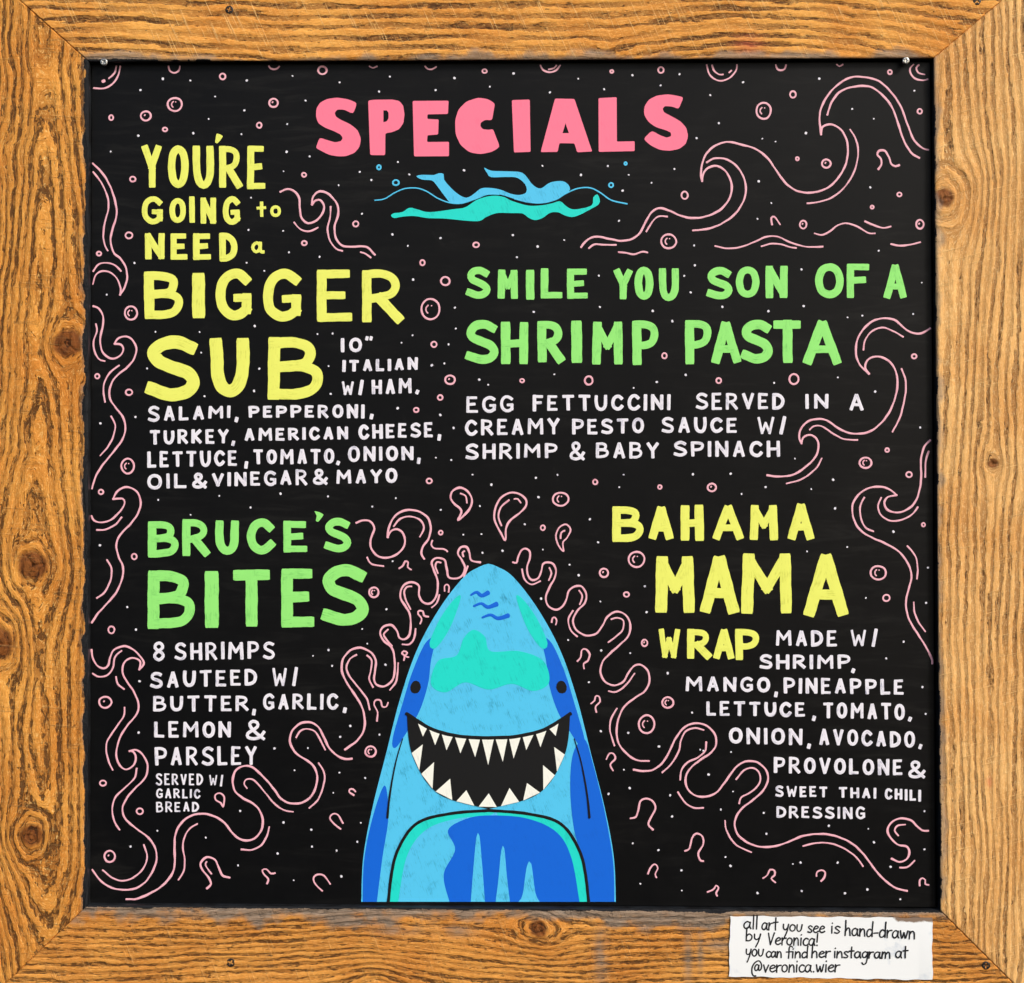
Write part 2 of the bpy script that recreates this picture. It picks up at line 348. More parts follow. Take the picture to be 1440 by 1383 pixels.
FD = 0.014                                  # the frame's face stands 20 mm before the board's face
IN = [(124.5, 86.5), (1313.5, 81.5), (1323, 1281.5), (123, 1273.5)]
OUT = [(-88, -102), (1528, -100), (1524, 1482), (-92, 1478)]
KN = {  # knots: x, y, radius, reach
 'left': [(95, 483, 21, 32), (46, 795, 22, 28), (-2, 905, 24, 34), (45, 1175, 17, 34)],
 'right': [(1328, 278, 14, 42), (1397, 652, 8, 13)],
 'top': [(-30, 30, 10, 20)],
 'bottom': [(757, 1306, 13, 26), (530, 1402, 14, 30)]}
def xsample(x, xs, ys): return np.interp(x, xs, ys)
def plank(side, ca, cb, cc, cd, mat, parent, label, knots, spacing, st=2.0):
    """ca-cb inner edge (photo mm), cd-cc outer edge; a sawn board with raised grain"""
    inner = np.array([ca, cb], float); outer = np.array([cd, cc], float)
    horiz = side in ('top', 'bottom')
    nu = int(np.hypot(*(outer[1]-outer[0]))/st); nv = int(np.hypot(*(outer[0]-inner[0]))/1.41/st)
    U, V = np.meshgrid(np.linspace(0, 1, nu+1), np.linspace(0, 1, nv+1), indexing='ij')
    a = inner[0]+(inner[1]-inner[0])*U[..., None]; b = outer[0]+(outer[1]-outer[0])*U[..., None]
    XY = a+(b-a)*V[..., None]; X, Y = XY[..., 0], XY[..., 1]
    if horiz: al, ac = X, Y
    else: al, ac = Y, X
    # ring phase: distance across the grain, bent by the tree's own waviness and by knots
    s = ac.copy(); acr0 = ac.copy(); sd_ = {'top': 1, 'bottom': 2, 'left': 3, 'right': 4}[side]*10
    if side == 'top':
        s = s - xsample(al, [-100, 60, 250, 400, 600, 760, 860, 940, 1020, 1130, 1220, 1330, 1530], [0, 2, 12, 18, 15, 16, 19, 10, 2, 5, 14, 30, 60])*(0.55+0.008*np.clip(ac+20, 0, 110))
        s = s + 16*fbm(al/210, ac/60, sd_) + 5*fbm(al/50, ac/22, sd_+5)
    elif side == 'bottom':
        s = s + 22*fbm(al/190, ac/60, sd_) + 4*fbm(al/45, ac/18, sd_+5)
    elif side == 'left':
        acr0 = s.copy()
        s = s + 26*fbm(al/230, ac/70, sd_) + 5*fbm(al/45, ac/20, sd_+5)
        cen = 56+8*np.sin(al/170)
        cen = cen+14*fbm(al/140, al*0, 97)
        dd = np.interp(al, [-110, 100, 140, 300, 420, 600, 640, 740, 900, 1190, 1300, 1480], [30, 34, 30, 12, 5, 6, 16, 4, 3, 6, 30, 60])
        u_ = (s-cen)*np.where(s < cen, 1.2, 1.0)
        s = cen+np.sqrt(u_**2+(dd*(1+.3*fbm(al/70, ac/30, 91)))**2)+5*fbm(al/60, ac/14, 98)
    else:
        s = s + 30*fbm(al/300, ac/90, sd_) + 6*fbm(al/60, ac/22, sd_+5)
    kn = np.zeros_like(s); kphi = np.zeros_like(s)
    for (kx, ky, R, reach) in knots:
        ka, kc = (kx, ky) if horiz else (ky, kx)
        i = np.argmin((X-kx)**2+(Y-ky)**2); s0 = s.flat[i]
        dc = ac-kc; da = (al-ka)/1.55; asym = 1+.06*np.sin(np.arctan2(dc, da)*2+kx)+.035*np.sin(np.arctan2(dc, da)*5+ky)
        rr = np.hypot(dc, da)*asym; R1 = max(R*1.25, reach*.8)
        f = 1-(R1/np.maximum(rr, R1))**1.35
        s = s0+(s-s0)*(f*.96+.04*(rr > R1))
        ri = np.hypot(X-kx, Y-ky)*asym
        s = np.where(rr < R1, s0+(R1-rr)*.9, s)
        kn = np.maximum(kn, np.clip((R*1.1-ri)/(R*.34), 0, 1))
    s = s*(10.0/spacing)
    # how far from the inner edge, in mm
    e = inner[1]-inner[0]; L = np.hypot(*e)
    din = np.abs((X-inner[0][0])*e[1]-(Y-inner[0][1])*e[0])/L
    ragged = fbm(al/26, ac/26, sd_+30, 4)*2
    if side == 'left':  pw = 2.5+7*np.clip(ragged+.25, 0, 1); grey = .7*np.clip((9+12*ragged-din)/7, 0, 1)
    elif side == 'right': pw = 0.0+1.2*np.clip(ragged+.1, 0, 1); grey = .6*np.clip((9+14*ragged-din)/8, 0, 1)
    elif side == 'top': pw = 0.2+3.2*np.clip(ragged+.05, 0, 1)*(X < 420); grey = .75*np.clip((10+18*ragged-din)/9, 0, 1)
    else: pw = 1.0+5*np.clip(ragged, 0, 1); grey = .9*np.clip((25+26*ragged-din)/14, 0, 1)
    paint = np.clip(1-(din-pw)/3, 0, 1)*np.where(pw > .3, 1, .4)
    if side == 'bottom':
        for (gx, gy, gw, gh) in ((845, 1345, 9, 42), (968, 1345, 6, 40), (985, 1335, 5, 30), (1010, 1330, 22, 8), (560, 1308, 30, 8), (640, 1310, 25, 8)):
            grey = np.maximum(grey, .7*np.exp(-((X-gx)/gw)**2-((Y-gy)/gh)**2)*np.clip(1.1+2*ragged, 0, 1))
    stain = np.zeros_like(s)
    if side == 'top': stain = np.exp(-((X-1052)/20)**2-((Y-66)/16)**2)
    if side == 'right': stain = np.exp(-((X-1391)/4)**2-((Y-1100)/7)**2)
    # relief in metres
    fr = np.mod(s/10.0, 1.0); late = np.clip((fr-.2)/.5, 0, 1)*(1-np.clip((fr-.86)/.12, 0, 1))
    rough = fbm(al/16, s/2.6, sd_+50, 3)
    hgt = -.0007*late + .0016*rough + .0012*fbm(al/120, ac/50, sd_+60, 2)
    if side in ('left',):
        hgt += .0009*fbm(al/9, s/3.0, sd_+70, 2)*np.clip((60-X)/60, 0.3, 1)
    for (kx, ky, R, reach) in knots:
        r = np.hypot(X-kx, Y-ky); hgt += .0012*np.exp(-(r/R)**2)
        ang = np.arctan2(Y-ky, X-kx)
        for k in range(3):
            aa = kx+k*2.1; da = np.abs(np.mod(ang-aa+np.pi, 2*np.pi)-np.pi)
            hgt -= .0022*np.exp(-((da*r)/1.1)**2)*(r < R*.8)
        if side == 'right' and R < 10: hgt -= .004*np.exp(-(r/6.5)**2)
    lip = 1-np.clip(din/2.2, 0, 1)
    hgt -= .0016*lip**2
    mt = np.minimum(U, 1-U)*L                                       # ease the mitred ends
    hgt -= .0022*(1-np.clip(mt/1.4, 0, 1))
    k = (DIST-FD)/DIST/1000
    vx = (X-720)*k; vz = (691.5-Y)*k; vy = -FD-hgt
    n1, n2 = X.shape
    top = np.stack([vx, vy, vz], -1).reshape(-1, 3); vid = np.arange(n1*n2).reshape(n1, n2)
    q = np.stack([vid[:-1, :-1], vid[1:, :-1], vid[1:, 1:], vid[:-1, 1:]], -1).reshape(-1, 4)
    ring = np.concatenate([vid[:, 0], vid[-1, 1:], vid[-2::-1, -1], vid[0, -2:0:-1]])
    bot = top[ring].copy(); bot[:, 1] = .018; nb = len(ring); b0 = len(top)
    j = np.arange(nb); jn = (j+1) % nb
    sq = np.stack([ring[j], b0+j, b0+jn, ring[jn]], -1)
    allv = np.concatenate([top, bot]); allq = np.concatenate([q, sq])
    me = bpy.data.meshes.new('plank'); me.vertices.add(len(allv)); me.vertices.foreach_set('co', allv.astype(np.float32).ravel())
    me.loops.add(len(allq)*4); me.loops.foreach_set('vertex_index', allq.astype(np.int32).ravel())
    me.polygons.add(len(allq)); me.polygons.foreach_set('loop_start', np.arange(len(allq), dtype=np.int32)*4)
    # outward faces
    p0, p1, p2 = (Vector(allv[i]) for i in allq[0][:3])
    me.materials.append(mat); me.materials.append(M['edge'])
    mi = np.zeros(len(allq), dtype=np.int32); mi[len(q):len(q)+n1-1] = 1
    me.polygons.foreach_set('material_index', mi)
    sm = np.ones(len(allq), dtype=bool); sm[len(q):] = False; me.polygons.foreach_set('use_smooth', sm)
    me.update(calc_edges=True); me.validate()
    if (p1-p0).cross(p2-p0).y > 0: me.flip_normals()
    for nme, arr in (('phi', s), ('across', acr0), ('along', al+sd_*37), ('paint', paint), ('grey', grey), ('knot', kn), ('stain', stain)):
        at = me.attributes.new(nme, 'FLOAT', 'POINT'); z = np.zeros(len(allv), dtype=np.float32); z[:n1*n2] = arr.ravel()
        z[n1*n2:] = arr.ravel()[ring]; at.data.foreach_set('value', z)
    o = link(bpy.data.objects.new('plank', me), parent); o['label'] = label
    return o

frame = thing('wooden_frame', 'rough sawn orange-brown wooden frame of four mitred planks around the black menu board', 'frame', P(720, 1480, 0))
WM = {
 'top': wood_mat('sawn_wood_top', sRGB(247, 180, 88), sRGB(214, 138, 54), sRGB(108, 64, 26), sRGB(255, 212, 130), -66, .6, .65, .88, .8),
 'left': wood_mat('sawn_wood_left', sRGB(242, 172, 78), sRGB(208, 130, 46), sRGB(120, 70, 26), sRGB(255, 216, 138), -4, .15, .60, .66, 1.5, 5.0),
 'right': wood_mat('sawn_wood_right', sRGB(248, 198, 126), sRGB(220, 158, 86), sRGB(138, 90, 42), sRGB(255, 230, 174), 14, .45, .70, .74, .9, 6.0),
 'bottom': wood_mat('sawn_wood_bottom', sRGB(246, 174, 82), sRGB(210, 132, 50), sRGB(118, 70, 28), sRGB(255, 210, 130), -70, .22, .595, .58, 1.3)}
plank('top', IN[0], IN[1], OUT[1], OUT[0], WM['top'], frame, 'top plank with long wavy dark grain and diagonal saw marks', KN['top'], 12.0)
plank('right', IN[1], IN[2], OUT[2], OUT[1], WM['right'], frame, 'paler right-hand plank with one round knot at its inner edge and a small knot hole', KN['right'], 11.0)
plank('bottom', IN[2], IN[3], OUT[3], OUT[2], WM['bottom'], frame, 'bottom plank with fine torn grain and a grey weathered upper edge', KN['bottom'], 9.0)
plank('left', IN[3], IN[0], OUT[0], OUT[3], WM['left'], frame, 'left-hand plank with rough splintered grain and dark round knots', KN['left'], 9.5)
def box(name, x0, y0, x1, y1, d0, d1, mat, parent, label=None, kind=None, bev=.001):
    q = [(x0, y0), (x1, y0), (x1, y1), (x0, y1)]
    return prism(name, q, d0, d1, mat, parent, label, kind, bev)
def prism(name, q, d0, d1, mat, parent, label=None, kind=None, bev=.001):
    """outline q (photo mm) from depth d0 (back) to d1 (front), front edge eased"""
    n = len(q); cx = sum(p[0] for p in q)/n; cy = sum(p[1] for p in q)/n
    v = []
    def ringv(d, ins):
        for x, y in q:
            dx, dy = cx-x, cy-y; l = math.hypot(dx, dy); v.append(((x+dx/l*ins-720)/1000, -d, (691.5-y-dy/l*ins)/1000))
    ringv(d0, 0); ringv(d1-bev, 0); ringv(d1, bev*1000)
    f = [tuple(range(n-1, -1, -1)), tuple(range(2*n, 3*n))]
    for r in range(2):
        for i in range(n): f.append((r*n+i, r*n+(i+1) % n, (r+1)*n+(i+1) % n, (r+1)*n+i))
    o = mesh_obj(name, v, f, mat, parent, label, kind, smooth=False)
    return o
box('backing_panel', 30, 0, 1420, 1360, -.030, -.0185, M['backing'], frame)

def screw(x, y, r, mat, parent, d, label, tilt=0.0, proud=.0012):
    n = 25; v = []; f = []
    R = r/1000; X0, _, Z0 = P(x, y, d); idx = {}
    for i in range(n):
        for j in range(n):
            a = (i/(n-1)*2-1); b = (j/(n-1)*2-1)
            # square-to-disc
            dx = a*math.sqrt(1-b*b/2); dy = b*math.sqrt(1-a*a/2); rr = math.hypot(dx, dy)
            h = proud*math.sqrt(max(0, 1-rr*rr*.92))
            cx, cy = dx*math.cos(tilt)-dy*math.sin(tilt), dx*math.sin(tilt)+dy*math.cos(tilt)
            if (abs(cx) < .17 and abs(cy) < .62) or (abs(cy) < .17 and abs(cx) < .62): h -= .0016*(1-.6*rr)
            idx[i, j] = len(v); v.append((X0+dx*R, -d-h, Z0+dy*R))
    for i in range(n-1):
        for j in range(n-1): f.append((idx[i, j], idx[i+1, j], idx[i+1, j+1], idx[i, j+1]))
    rim = [idx[i, 0] for i in range(n)]+[idx[n-1, j] for j in range(1, n)]+[idx[i, n-1] for i in range(n-2, -1, -1)]+[idx[0, j] for j in range(n-2, 0, -1)]
    b0 = len(v)
    for i in rim: v.append((v[i][0], -d+.002, v[i][2]))
    for k in range(len(rim)): k2 = (k+1) % len(rim); f.append((rim[k], b0+k, b0+k2, rim[k2]))
    return mesh_obj('screw', v, f, mat, parent, label, smooth=True)
screw(322.5, 14, 5.6, M['darksteel'], frame, FD-.0005, 'dark screw head near the left end of the top plank', .3)
screw(1374, 2, 5.6, M['darksteel'], frame, FD-.0005, 'dark screw head at the top right mitre', .8)
screw(324.5, 1354, 6.0, M['darksteel'], frame, FD-.0005, 'dark screw head in the bottom plank', .5)
screw(1386.5, 1358, 6.0, M['darksteel'], frame, FD-.0005, 'dark screw head beside the bottom right mitre', .1)

# ------------------------------------------------------------ wall behind
wm = flat_mat('plain_wall', sRGB(150, 146, 138), sRGB(168, 163, 154), 12, .9, 0, .002)
prism('wall', [(-2300, -1600), (3700, -1600), (3700, 2600), (-2300, 2600)], -.12, -.032, wm, None, None, 'structure')

# ------------------------------------------------------------ the menu board
board = thing('menu_board', 'square black hand-painted specials menu board with colourful lettering, set inside the wooden frame', 'menu board', P(720, 1270, 0))
def board_mat():
    t = NT('black_board'); oc = t.n('ShaderNodeTexCoord').outputs['Object']
    a = t.noise(oc, 3.0, 5, .62, .6)
    s3 = t.n('ShaderNodeSeparateXYZ'); t.l(oc, s3.inputs[0])
    b = t.noise(t.vec(t.math('MULTIPLY', s3.outputs[0], 9), t.math('MULTIPLY', s3.outputs[2], 60)), 1, 4, .65, 1.0)
    c = t.noise(oc, 26, 5, .7, 1.2)
    wipe = t.math('MULTIPLY', t.ramp(b, .46, .72), t.ramp(a, .38, .62))
    col = t.mix(t.ramp(a, .3, .75), sRGB(6, 7, 9), sRGB(12, 12, 13))
    col = t.mix(t.math('MULTIPLY', wipe, .42), col, sRGB(34, 34, 33))
    col = t.mix(t.math('MULTIPLY', t.ramp(c, .62, .8), .4), col, sRGB(30, 29, 29))
    t.put(t.b.inputs['Base Color'], col)
    t.put(t.b.inputs['Roughness'], t.math('MULTIPLY_ADD', c, .2, .32)); t.b.inputs['Specular IOR Level'].default_value = .14
    t.bump(t.noise(oc, 700, 3, .6), .00008, .5)
    return t.m
BQ = [(129, 90), (1308.5, 87.5), (1316, 1276), (126.5, 1271)]
prism('panel', BQ, -.006, 0.0, board_mat(), board, bev=.0006)
screw(146, 87.5, 5.0, M['steel'], board, .0128, 'silver screw head at the top left corner', .7)
screw(1274, 85.5, 4.8, M['steel'], board, .0128, 'silver screw head near the top right corner', .0)

# --- SPECIALS, drawn as filled outlines
def shape(name, tile, outer, holes, mat, parent, label=None, smooth=False):
    pb = Paint(); pb.fill(tpl(tile, outer), [tpl(tile, h) for h in holes], smooth, jit=0.0)
    return pb.build(name, mat, parent, label)
def rc(pts, r=4):
    """ease the corners of a drawn outline"""
    out = []; n = len(pts)
    for i in range(n):
        a, b, c = np.array(pts[i-1], float), np.array(pts[i], float), np.array(pts[(i+1) % n], float)
        u = a-b; w = c-b; lu, lw = np.hypot(*u), np.hypot(*w); u /= lu; w /= lw
        k = min(r, lu*.3, lw*.3)
        p, q = b+u*k, b+w*k
        for t in (0, .5, 1): out.append(tuple((1-t)**2*p+2*t*(1-t)*b+t*t*q))
    return out
PH = M['pinkH']
S_pts = [(512,522),(492,578),(445,556),(412,556),(398,572),(405,592),(430,608),(478,630),(515,660),(532,705),(524,745),(500,775),(455,792),(415,793),(370,785),(330,765),(303,750),(322,698),(360,710),(400,722),(430,716),(440,700),(428,682),(395,665),(350,648),(315,625),(303,590),(306,550),(325,520),(360,502),(410,495),(465,503)]
shape('letter', 'A1', rc(S_pts, 14), [], PH, board)
shape('letter', 'A1', rc([(568,510),(600,506),(690,505),(725,512),(745,535),(752,580),(746,625),(725,655),(690,670),(655,676),(654,787),(578,786)], 8), [[(645,560),(662,560),(671,572),(671,600),(662,615),(645,620)]], PH, board)
shape('letter', 'A1', rc([(793,512),(975,511),(972,578),(868,580),(867,603),(925,606),(922,682),(868,686),(866,720),(977,719),(977,792),(800,793)], 6), [], PH, board)
shape('letter', 'A1', rc([(1210,525),(1195,610),(1160,608),(1138,622),(1136,640),(1148,655),(1178,658),(1200,655),(1235,745),(1195,770),(1135,782),(1080,772),(1035,735),(1010,680),(1008,610),(1025,555),(1065,515),(1125,495),(1175,503)], 14), [], PH, board)
shape('letter', 'A1', rc([(1295,508),(1386,505),(1390,770),(1306,773)], 6), [], PH, board)
shape('letter', 'A2', rc([(290,500),(388,502),(478,768),(402,772),(388,727),(312,726),(303,770),(217,771)], 6), [[(343,625),(328,675),(360,675)]], PH, board)
shape('letter', 'A2', rc([(510,498),(602,493),(603,718),(693,716),(693,766),(511,770)], 6), [], PH, board)
dx = 737-303
S2 = [(940,494),(916,553),(880,540),(846,538),(834,552),(842,570),(880,590),(925,615),(955,648),(964,690),(952,730),(920,755),(870,765),(820,760),(775,738),(737,705),(780,662),(820,685),(855,698),(878,690),(876,672),(850,660),(800,645),(762,618),(740,580),(742,540),(765,505),(805,485),(860,478),(905,485)]
shape('letter', 'A2', rc(S2, 14), [], PH, board)

# --- drawn headings, a box for every letter
HEAD = [
 ('yellow', 'A0', 37, [('Y',715,822,735,955),('O',850,955,737,952),('U',977,1083,737,957),('R',1110,1228,737,955),('E',1250,1347,737,962)]),
 ('yellow', 'A0', 29, [('G',717,825,995,1135),('O',857,942,1003,1130),('I',957,987,995,1130),('N',1015,1095,1000,1135),('G',1127,1217,995,1138)]),
 ('yellow', 'A0', 17, [('t',1297,1350,1020,1100),('o',1367,1423,1040,1100),('a',1270,1340,1222,1285)]),
 ('yellow', 'A0', 33, [('N',733,835,1180,1315),('E',863,952,1180,1318),('E',977,1072,1180,1318),('D',1110,1202,1180,1325)]),
 ('yellow', 'B0', 50, [('B',730,930,150,395),('I',970,1038,155,390),('G',1090,1277,140,397)]),
 ('yellow', 'B1', 49, [('G',35,230,140,403),('E',308,492,140,408),('R',537,750,140,413)]),
 ('yellow', 'B0', 63, [('S',737,1012,478,805),('U',1065,1260,485,785)]), ('yellow', 'B1', 62, [('B',60,343,482,803)]),
 ('green', 'B1', 38, [('S',1062,1187,128,290),('M',1220,1330,140,292),('I',1365,1412,140,297)]),
 ('green', 'B2', 37, [('L',218,330,133,290),('E',350,460,135,293),('Y',585,684,137,295),('O',693,787,127,295),('U',815,917,133,302),('S',1058,1187,130,293),('O',1205,1325,125,285)]),
 ('green', 'B3', 38, [('N',132,243,122,287),('O',383,527,110,287),('F',543,660,110,287),('A',722,855,112,292)]),
 ('green', 'B1', 46, [('S',1057,1230,398,620),('H',1240,1378,405,622)]),
 ('green', 'B2', 47, [('R',200,342,400,615),('I',370,428,397,617),('M',472,638,402,625),('P',680,817,397,627),('P',947,1085,395,622),('A',1072,1240,400,622),('S',1230,1393,395,615)]),
 ('green', 'B3', 50, [('T',165,317,395,617),('A',314,524,395,628)]),
 ('green', 'C0', 43, [('B',748,905,190,377),('R',923,1067,180,370),('U',1090,1210,185,362),('C',1250,1392,178,357)]),
 ('green', 'C1', 40, [('E',138,265,188,352),('S',345,482,175,350)]),
 ('green', 'C0', 62, [('B',745,990,440,742),('I',1037,1110,440,732),('T',1172,1373,433,727)]),
 ('green', 'C1', 61, [('E',128,303,428,732),('S',328,570,412,722)]),
 ('yellow', 'C2', 44, [('B',580,740,113,300),('A',757,897,113,290),('H',925,1042,108,292),('A',1078,1254,107,292),('M',1273,1422,107,290)]),
 ('yellow', 'C3', 44, [('A',236,385,100,290)]),
 ('yellow', 'C2', 62, [('M',793,1003,365,660),('A',1010,1230,360,665)]), ('yellow', 'C3', 63, [('M',5,273,350,665),('A',315,560,350,680)]),
 ('yellow', 'C2', 37, [('W',807,930,730,890),('R',958,1085,735,890),('A',1085,1205,735,893),('P',1202,1325,735,897)]),
]
for col, tile, t, ls in HEAD:
    for (ch, x0, x1, y0, y1) in ls:
        pb = Paint(); X0, Y0 = tp(tile, x0, y0); X1, Y1 = tp(tile, x1, y1)
        tt = t/3.6
        if ch == 'I': tt = (X1-X0)*.93
        letter(pb, ch, X0, X1, Y0, Y1, tt, 0.010, rnd=.88)
        pb.build('letter', M[col], board)
for col, tile, pts in (('yellow', 'A0', [(1096,677),(1112,680),(1129,690),(1115,712),(1100,728),(1088,722),(1092,700)]),
                       ('green', 'C1', [(295,140),(322,146),(343,158),(330,178),(314,196),(302,190),(308,165)])):
    shape('apostrophe', tile, rc(pts, 5), [], M[col], board)

# --- white description lines
BODY = [
 [('B1','10',430,537,487,562,487,560),('B1','"',553,592,478,502,478,500)],
 [('B1','ITALIAN',437,820,600,663,585,650)],
 [('B1','W/',430,545,705,780,698,778),('B1','HAM',585,790,700,775,690,770),('B1',',',805,828,750,773)],
 [('B0','SALAMI',748,1167,833,914,830,895),('B0',',',1185,1210,888,915),('B1','PEPPERONI',-38,550,832,893,822,895),('B1',',',574,596,872,900)],
 [('B0','TURKEY',757,1158,955,1028,947,1022),('B0',',',1170,1192,1008,1035),('B1','AMERICAN',-61,467,945,1012,936,1003),('B1','CHEESE',518,897,927,1003,912,990),('B1',',',917,938,975,1008)],
 [('B0','LETTUCE',745,1202,1062,1147,1055,1137),('B0',',',1237,1257,1112,1150),('B1','TOMATO',-16,397,1052,1130,1048,1125),('B1',',',406,426,1110,1132),('B1','ONION',465,798,1035,1117,1035,1108),('B1',',',814,834,1094,1126)],
 [('B0','OIL',745,945,1175,1256,1172,1250),('B0','&',972,1048,1170,1250,1170,1250),('B1','VINEGAR',-224,262,1172,1243,1152,1232),('B1','&',286,364,1150,1232,1150,1232),('B1','MAYO',405,716,1155,1230,1147,1222)],
 [('B1','EGG',1065,1305,782,870,778,862),('B2','FETTUCCINI',177,875,777,860,772,855),('B2','SERVED',1002,1452,765,853,766,850),('B3','IN',333,450,770,848,770,848),('B3','A',553,632,770,857,770,857)],
 [('B2','CREAMY',-166,314,903,985,892,976),('B2','PESTO',375,741,898,980,892,970),('B2','SAUCE',828,1213,887,970,890,970),('B3','W/',88,236,888,978,882,978)],
 [('B2','SHRIMP',-164,304,1022,1105,1020,1095),('B2','&',362,442,1010,1108,1010,1108),('B2','BABY',497,817,1015,1098,1015,1100),('B2','SPINACH',890,1429,1010,1090,1008,1093)],
 [('C0','8',773,835,800,902,800,902),('C0','SHRIMPS',883,1392,807,897,798,890)],
 [('C0','SAUTEED',760,1303,955,1038,938,1023),('C1','W/',80,213,935,1028,928,1030)],
 [('C0','BUTTER',775,1260,1075,1157,1072,1155),('C0',',',1275,1298,1142,1175),('C1','GARLIC',35,417,1065,1148,1063,1145),('C1',',',438,461,1134,1163)],
 [('C0','LEMON',780,1170,1205,1290,1205,1288),('C0','&',1243,1344,1195,1302,1195,1302)],
 [('D0','PARSLEY',783,1302,186,282,182,278)],
 [('D0','SERVED',788,1028,320,382,322,378,10.5),('D0','W/',1057,1130,330,380,325,388,10.5)],
 [('D0','GARLIC',790,1015,395,447,400,447,10.5)],
 [('D0','BREAD',790,1008,463,517,465,515,10.5)],
 [('C3','MADE',183,495,743,825,742,825),('C3','W/',560,700,740,826,735,830)],
 [('C3','SHRIMP',100,562,865,940,867,942),('C3',',',563,588,937,961)],
 [('C2','MANGO',950,1379,977,1055,980,1058),('C2',',',1397,1420,1054,1083),('C3','PINEAPPLE',222,833,982,1063,992,1072)],
 [('C3','LETTUCE',-169,333,1102,1177,1106,1185),('C3',',',364,389,1176,1203),('C3','TOMATO',422,837,1107,1189,1114,1200),('C3',',',850,876,1182,1206)],
 [('C3','ONION',-54,319,1235,1318,1241,1326),('C3',',',339,364,1317,1344),('C3','AVOCADO',400,889,1240,1325,1256,1340),('C3',',',902,929,1320,1346)],
 [('D3','PROVOLONE',173,826,235,320,249,331),('D3','&',853,942,255,347,255,347)],
 [('D3','SWEET',180,446,381,440,386,442,14),('D3','THAI',500,692,388,445,393,450,14),('D3','CHILI',735,919,393,450,402,463,14)],
 [('D3','DRESSING',187,636,484,545,489,553,14)],
]
for line in BODY:
    for w in line:
        if w[1] != ',': pb = Paint(lift=.00001)
        if w[1] == ',': blob(pb, w[0], w[2], w[4], w[3], w[5])
        else: word(pb, *w[:8], t=(w[8] if len(w) > 8 else (15 if w[1] == '"' else 17.5)))
        if w is line[-1] or line[line.index(w)+1][1] != ',': pb.build('lettering', M['white'], board)

